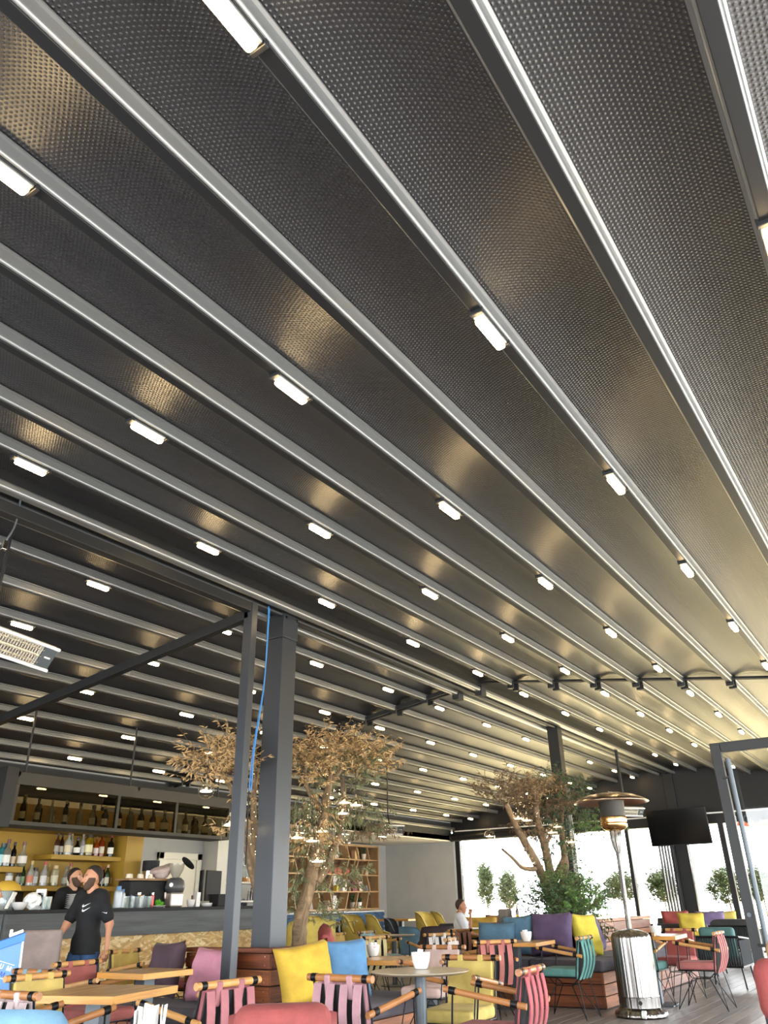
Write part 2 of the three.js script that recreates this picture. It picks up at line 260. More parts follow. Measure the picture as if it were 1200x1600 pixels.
{ // ridge, gutters
  const t = struct('trim_1'); part(t, 'ridge_beam', [span(X0, X1, 4.31, 4.56, ZR - 0.2, ZR + 0.2, 0.01)], M.black);
  const gut = (z) => [span(X0, 11.24, 4.26, 4.34, z - 0.05, z + 0.05, 0.03), span(11.38, X1, 4.26, 4.34, z - 0.05, z + 0.05, 0.03)];
  part(t, 'ridge_gutter', gut(ZR + 0.2), M.rail); part(t, 'ridge_gutter', gut(ZR - 0.22), M.rail); part(t, 'ridge_gutter', [rod([X0, 4.3, ZR], [X1, 4.3, ZR], 0.035, 0.035, 10)], M.railEnd);
  for (const z of [ZR + 0.2, ZR - 0.22]) part(t, 'joint_bracket', span(11.22, 11.4, 4.2, 4.36, z - 0.06, z + 0.06, 0.01), M.blackMatte);
  const e = struct('trim_2'); part(e, 'eave_gutter', [span(X0, X1, 3.24, 3.32, ZG - 0.02, ZG + 0.12, 0.02)], M.rail); part(e, 'eave_beam', [span(X0, X1, 2.95, 3.6, ZG - 0.2, ZG - 0.02, 0)], M.blackMatte);
}
const gable = (z0, z1, y0, x0, x1) => { const pts = [[z0, y0]]; pts.push([z1, y0], [z1, yr(z1) + 0.12]); if (z0 < ZR && z1 > ZR) pts.push([ZR, yr(ZR) + 0.12]); pts.push([z0, yr(z0) + 0.12]); const g = extr(pts.map(([z, y]) => [-z, y]), x1 - x0, 0); g.rotateY(Math.PI / 2); g.translate(x0, 0, 0); return g; };
struct('wall_end', gable(ZG - 0.1, ZF, 3.22, X1, X1 + 0.25), M.black);
struct('wall_right', span(X1, X1 + 0.25, -0.1, 3.1, ZB - 0.2, ZG + 0.02, 0), M.greyWall);
struct('wall_back', span(9.7, X1 + 0.25, -0.1, 3.1, ZB - 0.2, ZB, 0), M.grey);
struct('wall_left', [span(X0 - 0.2, 9.8, -0.1, 3.6, ZG - 0.2, ZG - 0.05, 0), span(9.7, 9.85, -0.1, 3.0, ZB, ZG - 0.05, 0)], M.white);
struct('ceiling_indoor', span(9.7, X1 + 0.2, 2.92, 3.08, ZB - 0.1, ZG - 0.02, 0), mat('#cfccc2', { roughness: 0.8, map: texPlaster }));
{ // end wall glazing: head beam, white light strip line, posts, panes
  const w = struct('window_1');
  part(w, 'head_beam', span(X1 + 0.02, X1 + 0.22, 2.95, 3.22, ZG, ZF, 0.01), M.black);
  part(w, 'head_strip', span(X1 - 0.02, X1 + 0.04, 3.19, 3.225, ZG + 0.1, ZF, 0.004), M.plasticWhite);
  const post = (z, d, n = 'post') => part(w, n, span(X1 + 0.02, X1 + 0.18, -0.1, 2.96, z - d / 2, z + d / 2, 0.008), M.black);
  for (const [z, d] of [[-12.45, 0.16], [-7.12, 0.1], [-5.72, 0.34], [-4.62, 0.14], [-2.3, 0.12], [0.2, 0.12], [2.5, 0.16]]) post(z, d);
  for (let k = 0; k < 6; k++) { part(w, 'folded_panel', [span(X1 - 0.12 - 0.01, X1 + 0.02, 0, 2.9, -6.27 + k * 0.075, -6.235 + k * 0.075, 0.006)], M.black); }
  for (const z of [-5.93, -5.5]) part(w, 'seal_strip', span(X1 - 0.03, X1 + 0.02, 0, 2.92, z - 0.018, z + 0.018, 0.003), M.plasticWhite);
  for (const [a, b] of [[-12.36, -9.8], [-9.76, -7.18], [-2.23, 0.13], [0.27, 2.4]]) part(w, 'pane', span(X1 + 0.08, X1 + 0.09, 0.02, 2.95, a, b, 0), M.glass);
  part(w, 'sill_rail', span(X1 + 0.02, X1 + 0.16, -0.1, 0.05, ZG, ZF, 0.005), M.black);
  part(w, 'central_mullion', span(X1 - 0.06, X1 + 0.03, 3.2, 4.3, -5.86, -5.6, 0.008), M.black);
}
{ // garden side and rear openings, out of the frame: slim posts under a head beam
  const w = struct('window_2'); part(w, 'head_beam', span(X0, X1, 2.9, yr(ZF) + 0.1, ZF, ZF + 0.15, 0.01), M.black);
  for (let x = X0; x <= X1; x += 3.24) part(w, 'post', span(x, x + 0.12, -0.1, 2.92, ZF, ZF + 0.12, 0.008), M.black);
const v = struct('window_3'); part(v, 'head_beam', gable(ZG, ZF, 2.9, X0 - 0.15, X0), M.black);
  for (let z = ZG; z <= ZF; z += 3.04) part(v, 'post', span(X0 - 0.12, X0, -0.1, 2.92, z, z + 0.12, 0.008), M.black);
}
{ // steel columns under the ridge, and the slim partition frame with its sloping head
  const c = thing('steel_column', 'broad dark steel column rising from the planter with the dried olive trees', 'column', [6.7, 0, -5.84]);
  part(c, 'shaft', span(-0.125, 0.125, 0, 4.02, -0.125, 0.125, 0.008), M.steelPost); part(c, 'head', span(-0.135, 0.135, 4.02, 4.32, -0.135, 0.135, 0.008), M.steelPost);
  for (const s of [-0.1, 0.1]) part(c, 'bolt', rod([s, 4.26, 0.13], [s, 4.26, 0.15], 0.018), M.chrome);
  const d = thing('steel_column', 'dark steel column behind the leafy tree with a pale cable duct', 'column', [15.0, 0, -5.8]);
  part(d, 'shaft', span(-0.11, 0.11, 0, 4.33, -0.11, 0.11, 0.008), M.black); part(d, 'cable_duct', [span(0.112, 0.15, 0.6, 3.1, 0.06, 0.1, 0.004)], M.plasticWhite); part(d, 'side_profile', span(0.16, 0.28, 0.3, 3.2, -0.05, 0.05, 0.006), M.greyMetal);
  const f = thing('partition_frame', 'slim black metal frame with a sloping head rail beside the column', 'frame', [5.9, 0, -5.6]);
  part(f, 'post', span(-0.045, 0.045, 0, 4.2, -0.06, 0.06, 0.006), M.steelPost);
  { const n = Math.hypot(5.6, 0.126 * 5.6), g = bx(0.09, 0.11, n, 0, 0, 0, 0.006, 2); g.rotateX(-0.1253); g.translate(0, 4.08 - 0.063 * 5.6, -2.8); part(f, 'sloping_rail', g, M.black); }
  part(f, 'head_rail', span(-8.9, 0.045, 4.09, 4.19, -0.05, 0.05, 0.006), M.black);
  const cb = [[6.33, 4.3, -5.72], [6.32, 3.4, -5.74], [6.27, 2.7, -5.8], [6.3, 2.3, -5.85]], cable = thing('blue_cable', 'pair of thin blue cables hanging beside the broad column', 'cable');
  part(cable, 'strand', wire(cb, 0.007), mat('#2f78b8', { roughness: 0.5 })); part(cable, 'strand', wire(cb.map(([x, y, z]) => [x - 0.05 * (y - 2.3) / 2, y, z + 0.03]), 0.007), mat('#2f78b8', { roughness: 0.5 }));
  part(cable, 'black_tail', wire([[6.3, 2.32, -5.85], [6.36, 2.0, -5.9], [6.42, 1.6, -5.95]], 0.008), M.blackMatte);
}
{ // glass door leaf standing open
  const d = struct('door_1'); const x = 8, zl = -1.56, zr = -0.62;
  part(d, 'stile', span(x - 0.03, x + 0.03, 0.02, 2.52, zl, zl + 0.09, 0.006), M.black); part(d, 'stile', span(x - 0.03, x + 0.03, 0.02, 2.52, zr - 0.09, zr, 0.006), M.black);
  part(d, 'rail', span(x - 0.03, x + 0.03, 2.43, 2.52, zl + 0.09, zr - 0.09, 0.006), M.black); part(d, 'rail', span(x - 0.03, x + 0.03, 0.02, 0.14, zl + 0.09, zr - 0.09, 0.006), M.black);
  part(d, 'pane', span(x - 0.006, x + 0.006, 0.14, 2.43, zl + 0.09, zr - 0.09, 0), M.glass);
  const h = part(d, 'pull_handle', [rod([x - 0.1, 0.7, zl + 0.15], [x - 0.1, 2.36, zl + 0.15], 0.022, 0.022, 12), rod([x - 0.1, 2.2, zl + 0.15], [x - 0.02, 2.2, zl + 0.06], 0.012), rod([x - 0.1, 0.85, zl + 0.15], [x - 0.02, 0.85, zl + 0.06], 0.012)], M.greyMetal);
  part(d, 'lock', rod([x - 0.045, 1.08, zl + 0.045], [x - 0.03, 1.08, zl + 0.045], 0.018, 0.018, 12), M.greyMetal);
  part(d, 'hinge_post', span(x - 0.06, x + 0.06, 0, 3.3, zr + 0.01, zr + 0.13, 0.006), M.black);
}

// ------------------------------------------------------------------ ceiling lights
const LX = [0.94, 2.75, 4.61, 6.44, 8.28, 10.1, 11.72, 13.52, 15.32, 17.18, 19.08, 20.9, 22.4];
{
  const housing = bx(0.27, 0.02, 0.06, 0, 0.02, 0, 0.008), diff = bx(0.25, 0.035, 0.05, 0, -0.008, 0, 0.016), clip = bx(0.02, 0.045, 0.07, 0, 0.03, 0, 0.004);
  const ord = ['first', 'second', 'third', 'fourth', 'fifth'];
  const row = (list, side) => list.forEach((z, r) => { for (const x of LX) {
    if (x > 22 && side !== 'bar') continue;
    const p = V3(x, yr(z) - 0.093, z - 0.006); if (!seen(p, 60)) continue;
    const o = thing('ceiling_light', `lit LED strip light on the ${ord[r]} lamp rail from the ridge, ${side === 'bar' ? 'bar-side' : 'glass-door-side'} roof slope`, 'light', p, 0, `strip lights on the ${ord[r]} ${side} rail`);
    part(o, 'housing', housing, M.rail); part(o, 'diffuser', diff, M.lamp); for (const c of [-0.147, 0.147]) part(o, 'clip', clip, M.railEnd).position.x = c;
    const l = new THREE.RectAreaLight(new THREE.Color(1, 0.8, 0.52), 14, 0.24, 0.045); l.position.set(0, -0.03, 0); l.rotation.x = -Math.PI / 2; l.name = 'lamp_light'; o.add(l);
  } });
  row([...LAMP_MAIN], 'garden'); row(LAMP_BAR, 'bar');
  for (const [px, py] of [[470, 1301], [537, 1303], [597, 1307]]) { const p = gy(px, py, 2.921); const o = thing('recessed_light', 'slim white light set in the flat white ceiling near the bookshelf', 'light', p, 0, 'lights in the flat white ceiling');
    part(o, 'trim_ring', bx(0.36, 0.012, 0.12, 0, 0, 0, 0.004), M.plasticWhite); part(o, 'diffuser', bx(0.32, 0.012, 0.09, 0, -0.006, 0, 0.004), M.downlight);
    const l = new THREE.RectAreaLight(new THREE.Color(1, 0.93, 0.8), 6, 0.3, 0.08); l.position.y = -0.02; l.rotation.x = -Math.PI / 2; o.add(l); }
}

// ------------------------------------------------------------------ planters with benches and cushions
function planks(parent, face, a0, a1, y0, y1, at, mats, t = 0.03) { // horizontal boards on a wall of a box: face 'x' (plane x = at) or 'z'
  const n = Math.max(1, Math.round((y1 - y0) / 0.145)), h = (y1 - y0) / n, pieces = Math.max(1, Math.round((a1 - a0) / 2.4));
  for (let i = 0; i < n; i++) for (let k = 0; k < pieces; k++) {
    const p0 = a0 + (a1 - a0) * k / pieces, p1 = a0 + (a1 - a0) * (k + 1) / pieces - 0.004, yy = y0 + i * h;
    const g = face === 'x' ? span(at - t, at, yy + 0.004, yy + h - 0.004, p0, p1, 0.005, 2) : span(p0, p1, yy + 0.004, yy + h - 0.004, at, at + t, 0.005, 0);
    part(parent, 'plank', g, mats[(i * 2 + k) % mats.length]);
  }
}
const PM = [M.plank, M.plank2, M.plank3];
{ // planter at the broad column
  const p = thing('planter_bench', 'red-brown plank planter with dark padded seats around the broad steel column', 'planter');
  const x0 = 6.36, x1 = 7.85, z0 = -6.62, z1 = -5.5, h = 0.87;
  part(p, 'core', [span(x0 + 0.02, x1 - 0.02, 0, h - 0.06, z1 - 0.06, z1 - 0.02, 0), span(x0 + 0.02, x0 + 0.06, 0, h - 0.06, z0, z1 - 0.06, 0), span(x1 - 0.06, x1 - 0.02, 0, h - 0.06, z0, z1 - 0.06, 0), span(x0 + 0.02, x1 - 0.02, 0, h - 0.06, z0, z0 + 0.04, 0)], M.blackMatte);
  planks(p, 'x', z0, z1 - 0.004, 0.02, h - 0.04, x0 + 0.02, PM); planks(p, 'z', x0, x1, 0.02, h - 0.04, z1 - 0.03, PM);
  part(p, 'cap_board', span(x0 - 0.03, x0 + 0.12, h - 0.04, h, z0, z1 + 0.02, 0.005), M.plank2); part(p, 'cap_board', span(x0 + 0.12, x1, h - 0.04, h, z1 - 0.1, z1 + 0.02, 0.005), M.plank3);
  part(p, 'soil', span(x0 + 0.06, x1 - 0.06, 0.6, 0.7, z0 + 0.04, z1 - 0.06, 0), M.soil);
  const sc = []; for (let i = 0; i < 11; i++) sc.push(rod([x0 - 0.014, 0.1 + i * 0.07, z1 - 0.07], [x0 - 0.008, 0.1 + i * 0.07, z1 - 0.07], 0.008, 0.008, 6), rod([x0 - 0.014, 0.1 + i * 0.07, z0 + 0.06], [x0 - 0.008, 0.1 + i * 0.07, z0 + 0.06], 0.008, 0.008, 6));
  part(p, 'screw_heads', sc, M.chrome).userData.kind = 'stuff';
  part(p, 'seat_base', span(x0 + 0.1, 8.0, 0, 0.26, z1 + 0.02, -4.82, 0.005), M.plank2); planks(p, 'z', x0 + 0.1, 8.0, 0.01, 0.26, -4.82, PM);
  const s1 = part(p, 'seat_cushion', padGeo(1.62, 0.14, 0.72, 0.035, 0.015), M.seatDark); s1.position.set(7.22, 0.335, -5.11);
  part(p, 'seat_base', span(5.74, x0 - 0.03, 0, 0.3, -7.3, -5.78, 0.005), M.plank2); const s2 = part(p, 'seat_cushion', padGeo(0.6, 0.13, 1.5, 0.035, 0.015), M.seatDark); s2.position.set(6.03, 0.37, -6.55);
}
{ // planter at the second column
  const p = thing('planter_bench', 'brown plank planter with dark padded seats around the leafy tree', 'planter');
  const x0 = 11.65, x1 = 15.6, z0 = -6.0, z1 = -4.65, h = 0.95, bxx = 10.92, bz = -3.95;
  part(p, 'core', [span(x0 + 0.02, x1, 0, h - 0.05, z1 - 0.06, z1 - 0.02, 0), span(x0 + 0.02, x0 + 0.06, 0, h - 0.05, z0, z1 - 0.06, 0), span(x1 - 0.04, x1, 0, h - 0.05, z0, z1 - 0.06, 0), span(x0 + 0.02, x1, 0, h - 0.05, z0, z0 + 0.04, 0)], M.blackMatte);
  planks(p, 'x', z0, z1 - 0.004, 0.36, h - 0.04, x0 + 0.02, PM); planks(p, 'z', x0, x1, 0.36, h - 0.04, z1 - 0.03, PM);
  part(p, 'cap_board', span(x0 - 0.03, x0 + 0.14, h - 0.04, h, z0, z1 + 0.02, 0.005), M.plank); part(p, 'cap_board', span(x0 + 0.14, x1, h - 0.04, h, z1 - 0.12, z1 + 0.02, 0.005), M.plank3);
  part(p, 'soil', span(x0 + 0.06, x1 - 0.05, 0.66, 0.76, z0 + 0.04, z1 - 0.06, 0), M.soil);
  part(p, 'seat_base', [span(bxx + 0.03, x0, 0, 0.39, z0, bz - 0.03, 0), span(x0, x1, 0, 0.39, z1, bz - 0.03, 0)], M.blackMatte);
  planks(p, 'x', z0, bz - 0.03, 0.01, 0.4, bxx + 0.03, [M.plank2, M.plank, M.plank2]); planks(p, 'z', bxx, x1, 0.01, 0.4, bz - 0.03, [M.plank3, M.plank]);
  for (let k = 0; k < 2; k++) { const s = part(p, 'seat_cushion', padGeo(0.74, 0.13, 1.0, 0.035, 0.012), M.seatDark); s.position.set(bxx + 0.36, 0.465, bz - 0.5 - k * 1.02); }
  for (let k = 0; k < 3; k++) { const s = part(p, 'seat_cushion', padGeo(1.28, 0.13, 0.66, 0.035, 0.012), M.seatDark); s.position.set(x0 + 0.68 + k * 1.3, 0.465, bz - 0.35); }
}
// cushions leaning: position of the lower edge, facing turn, lean back angle
function cushion(label, color, pos, turn, lean, w = 0.5, h = 0.5, roll = 0, seed = 3, group) {
  const o = single('cushion', label, 'cushion', cushionGeo(w, h, 0.17, seed), velvet(color), pos, turn, group); o.rotation.order = 'YXZ'; o.rotation.x = -lean; o.rotation.z = roll; return o;
}
cushion('mustard yellow cushion leaning on the planter by the broad column', '#e2b92c', [6.5, 0.41, -5.12], -0.45, 0.26, 0.58, 0.52, 0.13, 3);
cushion('sky blue cushion leaning on the planter by the broad column', '#5a95c6', [7.12, 0.41, -5.14], -0.55, 0.22, 0.48, 0.52, 0.04, 4);
cushion('rose pink cushion leaning on the end of the plank planter', '#d98fa8', [6.02, 0.44, -6.02], -Math.PI / 2, 0.3, 0.5, 0.46, -0.04, 5);
cushion('dark plum cushion beside the rose pink cushion', '#43253a', [6.12, 0.44, -6.72], -Math.PI / 2 - 0.15, 0.22, 0.5, 0.5, 0.05, 6);
cushion('brick red cushion behind the planter among yellow chairs', '#a33a38', gy(517, 1470, 0.86).setY(0.62), 0.6, 0.2, 0.42, 0.42, 0.3, 7).position.y = 0.6;
cushion('dusty blue cushion in front, on the bench of the leafy planter', '#4d7a97', [11.3, 0.53, -5.62], -Math.PI / 2 + 0.12, 0.35, 0.58, 0.46, 0.0, 8);
cushion('dusty blue cushion upright against the leafy planter', '#517f9c', [11.5, 0.53, -5.35], -Math.PI / 2 - 0.1, 0.15, 0.5, 0.52, 0.06, 9);
cushion('large violet cushion against the leafy planter', '#57406b', [11.42, 0.53, -4.82], -Math.PI / 2 - 0.1, 0.22, 0.66, 0.56, 0.02, 10);
cushion('lemon yellow cushion at the corner of the leafy planter bench', '#d8c52f', [11.75, 0.53, -4.38], -0.35, 0.25, 0.5, 0.54, -0.06, 11);
cushion('violet cushion on edge beside the lemon yellow cushion', '#54406a', [12.35, 0.53, -4.45], 0.1, 0.25, 0.56, 0.5, 0.12, 12);
cushion('plum cushion behind the lemon yellow cushion', '#4a3a50', [12.0, 0.53, -4.58], 0, 0.1, 0.44, 0.5, 0.0, 13);

// ------------------------------------------------------------------ wire chairs with wooden rods
const clampG = rod([-0.022, 0, 0], [0.022, 0, 0], 0.024, 0.024, 10);
function wireChair(color, straps, light) {
  const g = new THREE.Group(), fab = velvet(color), st = velvet(straps), wd = light ? M.bamboo : M.bambooDark, W = 0.24;
  const seat = part(g, 'seat', padGeo(0.48, 0.09, 0.48, 0.035, 0.012), fab); seat.position.set(0, 0.465, 0.02);
  const back = padGeo(0.44, 0.4, 0.035, 0.016, 0); { const p = back.attributes.position; for (let i = 0; i < p.count; i++) { const t = (p.getY(i) + 0.2) / 0.4; p.setZ(i, p.getZ(i) - 0.035 * Math.sin(t * Math.PI) - 0.02); } back.computeVertexNormals(); }
  const b = part(g, 'backrest', back, fab); b.position.set(0, 0.605, -0.2); b.rotation.x = -0.17;
  const rear = part(g, 'back_support', (() => { const s = padGeo(0.41, 0.38, 0.012, 0.005, 0), p = s.attributes.position; for (let i = 0; i < p.count; i++) { const t = (p.getY(i) + 0.19) / 0.38; p.setZ(i, p.getZ(i) - 0.035 * Math.sin(t * Math.PI) - 0.046); } return s; })(), M.blackMatte); rear.position.copy(b.position); rear.rotation.x = -0.17;
  const strip = (() => { const P = []; for (let i = 0; i <= 8; i++) { const t = i / 8; P.push([0.4 * t - 0.2, -0.035 * Math.sin(t * Math.PI) - 0.058 - 0.012 * Math.sin(t * 3.1)]); } const s = new THREE.Shape(); P.forEach(([y, z], i) => (i ? s.lineTo(z, y) : s.moveTo(z, y))); P.reverse().forEach(([y, z]) => s.lineTo(z - 0.008, y)); const e = new THREE.ExtrudeGeometry(s, { depth: 0.066, bevelEnabled: false }); e.rotateY(-Math.PI / 2); e.translate(0.033, 0, 0); return metric(e); })();
  for (const x of [-0.18, -0.06, 0.06, 0.18]) { const s = part(g, 'strap', strip, st); s.position.set(x, 0.605, -0.2); s.rotation.x = -0.17; }
  const tab = bx(0.055, 0.13, 0.055, 0, 0, 0, 0.012);
  for (const x of [-0.1, 0.1]) { const t = part(g, 'loop', tab, st); t.position.set(x, 0.775, -0.266); t.rotation.x = -0.17; }
  const rg = rod([-0.29, 0, 0], [0.29, 0, 0], 0.021, 0.021, 12);
  const top = part(g, 'top_rod', metric(rg, 0), wd); top.position.set(0, 0.82, -0.275); for (const x of [-W + 0.01, W - 0.01]) part(top, 'clamp', clampG, M.wirem).position.x = x;
  const ag = metric(rod([-0.28, 0, 0], [0.28, 0, 0], 0.019, 0.019, 12), 0);
  for (const s of [-1, 1]) {
    const a = part(g, 'armrest', ag, wd); a.position.set(s * 0.27, 0.68, -0.03); a.rotation.set(0, Math.PI / 2, 0); a.rotation.order = 'YXZ'; a.rotation.z = -0.15;
    // local +x of the rod now points to -z (back), raise the front end
    for (const x of [-0.22, 0.2]) { const c = part(a, 'clamp', clampG, M.wirem); c.position.x = x; c.scale.set(1, 0.95, 0.95); }
  }
  const fr = []; for (const s of [-1, 1]) { fr.push(wire([[s * W, 0.42, -0.2], [s * W, 0.62, -0.23], [s * W, 0.82, -0.275]], 0.008, 5, false), wire([[s * W, 0.42, 0.22], [s * 0.262, 0.71, 0.19]], 0.007, 5, false)); fr.push(rod([s * W, 0.63, -0.232], [s * 0.27, 0.645, -0.232], 0.007)); }
  fr.push(wire([[-W, 0.42, -0.2], [-W, 0.42, 0.23], [W, 0.42, 0.23], [W, 0.42, -0.2], [-W, 0.42, -0.2]], 0.009, 5, false));
  part(g, 'frame', fr, M.wirem);
  for (const sx of [-1, 1]) for (const sz of [-1, 1]) { const f = [sx * 0.25, 0.005, sz * 0.29 + 0.01], m = [sx * 0.12, 0.33, sz * 0.1]; part(g, 'leg', [rod([sx * 0.2, 0.42, sz * 0.2], f, 0.006, 0.006, 6), rod([sx * 0.1, 0.42, sz * 0.2], m, 0.006, 0.006, 6), rod(m, f, 0.006, 0.006, 6)], M.wirem); }
  part(g, 'stretcher', wire([[-0.12, 0.33, -0.1], [-0.12, 0.33, 0.1], [0.12, 0.33, 0.1], [0.12, 0.33, -0.1], [-0.12, 0.33, -0.1]], 0.005, 5, false), M.wirem);
  return g;
}
const protos = {};
function chair(label, color, straps, x, z, turn, light = true) {
  const k = color + straps + light, g = protos[k] ? protos[k].clone() : (protos[k] = wireChair(color, straps, light));
  // x, z: middle of the top rod; the chair's own origin lies 0.275 m in front of it
  g.scale.x = 0.88; g.name = numbered('wire_chair'); g.position.set(x + Math.sin(turn) * 0.275, 0, z + Math.cos(turn) * 0.275); g.rotation.y = turn; g.userData = { label, category: 'chair', group: 'wire chairs with wooden rods' }; scene.add(g); return g;
}
const Q = Math.PI / 2;
chair('pink strapped chair, its back against the view of the rose pink cushion', '#a85a62', '#b26c73', 3.94, -3.73, Math.PI - 0.05);
chair('pale pink strapped chair in front of the sky blue cushion', '#b07c86', '#bd8f99', 4.45, -3.29, Q - 0.05, false);
chair('mustard chair tucked under the light wood table near the blue display box', '#cdb25c', '#cdb25c', 3.86, -5.46, 0.02);
chair('chair with brown rods between the mustard chair and the blue display box', '#5e7f86', '#6e8f96', 4.1, -5.85, -Q, false);
chair('chair with white and pink straps behind the pale blue cushion chair', '#c0aaaa', '#cbb5b5', 2.97, -4.42, Q, false);
chair('brick red chair facing the front light wood table', '#9a4740', '#a3514a', 4.9, -6.42, 0.08);
chair('mustard chair in front of the chipboard bar beside the waiter', '#c9a94f', '#c9a94f', 6.45, -7.68, 0.1);
chair('brick red chair in front of the chipboard bar beside the planter', '#a04a45', '#a04a45', 7.12, -7.78, 0.25);
chair('mustard chair with its padded front behind the round grey table', '#cfb75f', '#cfb75f', 6.42, -3.42, -Q + 0.08, false);
chair('terracotta strapped chair at the table with the white cup by the leafy planter', '#a9564f', '#b5655d', 8.97, -4.46, Math.PI - 0.75);
chair('raspberry red strapped chair with upright wavy straps', '#9c3f46', '#aa464f', 5.4, -2.44, Math.PI + 0.1, false);
chair('teal chair in front of the leafy planter bench', '#4f8d88', '#5a9a93', 10.07, -3.82, Math.PI);
chair('teal chair behind the patio heater', '#44807a', '#4f8d88', 10.98, -3.5, Q);
chair('brick red chair with tall padded front at the table behind the heater', '#a84a46', '#a84a46', 12.62, -3.38, -Q);
chair('salmon pink chair with striped back near the glass door', '#b0605c', '#b86965', 11.5, -2.6, Math.PI);
chair('pale beige chair behind the round grey table', '#c7aba2', '#cdb3aa', 7.85, -4.5, -Q + 0.05, false);
chair('chair with navy and white striped straps in the middle of the room', '#3a3c50', '#e4ddd8', 10.9, -6.3, Math.PI - 0.5);
chair('off-white chair beside the navy and white striped one', '#d9cfc8', '#d9cfc8', 9.5, -5.32, 0.2);
chair('terracotta strapped chair under the far round table with a cup', '#a86a5c', '#bd8272', 12.5, -6.82, Math.PI - 0.4);
chair('yellow chair beyond the planter, left of the pale blue one', '#c9a84f', '#c9a84f', 11.0, -8.2, 0.1);
chair('pale blue chair beyond the planter', '#9cbfc4', '#9cbfc4', 11.75, -8.15, 0.0);
chair('chair with sand coloured straps behind the planter cup', '#c9b57c', '#d9c78f', 9.92, -6.75, Math.PI - 0.3);

// ------------------------------------------------------------------ tables, cups
function woodTable(label, cx, cz, turn, h, w = 0.8, pz = 0) {
  const t = thing('cafe_table', label, 'table', [cx, 0, cz], turn);
  part(t, 'tabletop', bx(w, 0.045, w, 0, h - 0.0225, 0, 0.005, 0), M.tableWood); part(t, 'edge_band', [bx(w + 0.004, 0.043, 0.006, 0, h - 0.0225, w / 2, 0.001, 0), bx(w + 0.004, 0.043, 0.006, 0, h - 0.0225, -w / 2, 0.001, 0), bx(0.006, 0.043, w, w / 2, h - 0.0225, 0, 0.001, 2), bx(0.006, 0.043, w, -w / 2, h - 0.0225, 0, 0.001, 2)], M.tableEdge);
  part(t, 'pedestal', bx(0.12, h - 0.07, 0.12, 0, (h - 0.045) / 2, pz, 0.006), M.greyMetal); part(t, 'foot_plate', bx(0.46, 0.014, pz ? 0.16 : 0.46, 0, 0.007, pz ? pz + 0.05 : 0, 0.004), M.greyMetal); part(t, 'top_plate', bx(0.3, 0.012, 0.3, 0, h - 0.051, 0, 0.003), M.greyMetal); return t;
}
function roundTable(label, cx, cz, h, r, top = mat('#b5a793', { roughness: 0.3, map: texPlaster })) {
  const t = thing('round_table', label, 'table', [cx, 0, cz]);
  part(t, 'tabletop', lathe([[0, h - 0.022], [r - 0.03, h - 0.02], [r, h - 0.006], [r, h - 0.002], [r - 0.004, h], [0, h]], 48), top); part(t, 'pedestal', rod([0, 0.02, 0], [0, h - 0.02, 0], 0.042, 0.042, 16), M.greyMetal); part(t, 'foot_plate', lathe([[0, 0], [0.24, 0], [0.24, 0.012], [0.05, 0.022], [0.045, 0.04], [0, 0.04]], 32), M.greyMetal); return t;
}
woodTable('light wood table in front of the mustard chair, front-most of the wooden ones', 3.94, -4.88, 0.27, 0.75, 0.72);
woodTable('light wood table between the front wooden table and the bar', 5.28, -5.98, 0.02, 0.75, 0.56);
woodTable('light wood table with a white cup beside the sky blue cushion', 7.9, -5.1, 0.2, 0.71, 0.72, 0.36);
woodTable('light wood table with a white cup in front of the leafy planter bench', 10.68, -5.02, 0.1, 0.75, 0.84);
woodTable('light wood table with cups behind the patio heater', 11.72, -3.55, 0.08, 0.79, 0.84);
roundTable('round grey table with a white cup on a slim post', 5.78, -3.52, 0.77, 0.37);
roundTable('small pale round table between wire chairs and yellow armchairs', 12.65, -8.2, 0.75, 0.36);
roundTable('pale round table with a cup beside the man in the white shirt', 16.0, -8.55, 0.75, 0.55, M.plasticWhite);
woodTable('far wooden table by the bookshelf among yellow armchairs', 17.3, -12.85, 0, 0.85, 0.9);
woodTable('far wooden table by the grey wall among yellow armchairs', 20.6, -13.1, 0, 0.85, 1.2);
const cupG = lathe([[0, 0.004], [0.042, 0.004], [0.045, 0.0], [0.05, 0.004], [0.066, 0.05], [0.072, 0.09], [0.073, 0.112], [0.07, 0.112], [0.067, 0.09], [0.06, 0.05], [0.044, 0.012], [0, 0.012]], 28);
const texCup = canvasTex(256, 64, (g, w, h) => { g.fillStyle = '#dcdad7'; g.fillRect(0, 0, w, h); g.fillStyle = '#b0204c'; g.font = 'bold 34px sans-serif'; g.textAlign = 'center'; g.fillText('BRO VUP', w / 2, 32); g.fillStyle = '#cf7f95'; g.fillRect(70, 44, 116, 5); });
const cupLabel = (() => { const g = new THREE.CylinderGeometry(0.0735, 0.068, 0.034, 12, 1, true, -0.5, 1.0); g.translate(0, 0.083, 0); return g; })();
function cup(label, p, turn = 0, s = 1, print = true, papers = 0) {
  const c = thing('sugar_cup', label, 'cup', p, turn); c.scale.setScalar(s); part(c, 'bowl', cupG, M.porcelain); if (print) part(c, 'print', cupLabel, mat('#ffffff', { roughness: 0.3, map: texCup }), 'small red lettering');
  const q = rng(11 + papers); for (let i = 0; i < papers; i++) { const s2 = part(c, 'paper_sachet', bx(0.04, 0.075, 0.004, 0, 0, 0, 0.001), M.paper); s2.position.set((q() - 0.5) * 0.06, 0.095, (q() - 0.5) * 0.06); s2.rotation.set((q() - 0.5) * 0.6, q() * 3, (q() - 0.5) * 0.5); } return c;
}
const camTurn = (p) => Math.atan2(-p.x, -p.z);
{ const p = gy(658, 1514, 0.772); cup('white cup with red lettering on the round grey table', p, camTurn(p), 1.0, true, 3); }
{ const p = gy(583, 1494, 0.712); cup('white cup of paper sachets on the table beside the sky blue cushion', p, camTurn(p) + 0.35, 1.0, true, 9); }
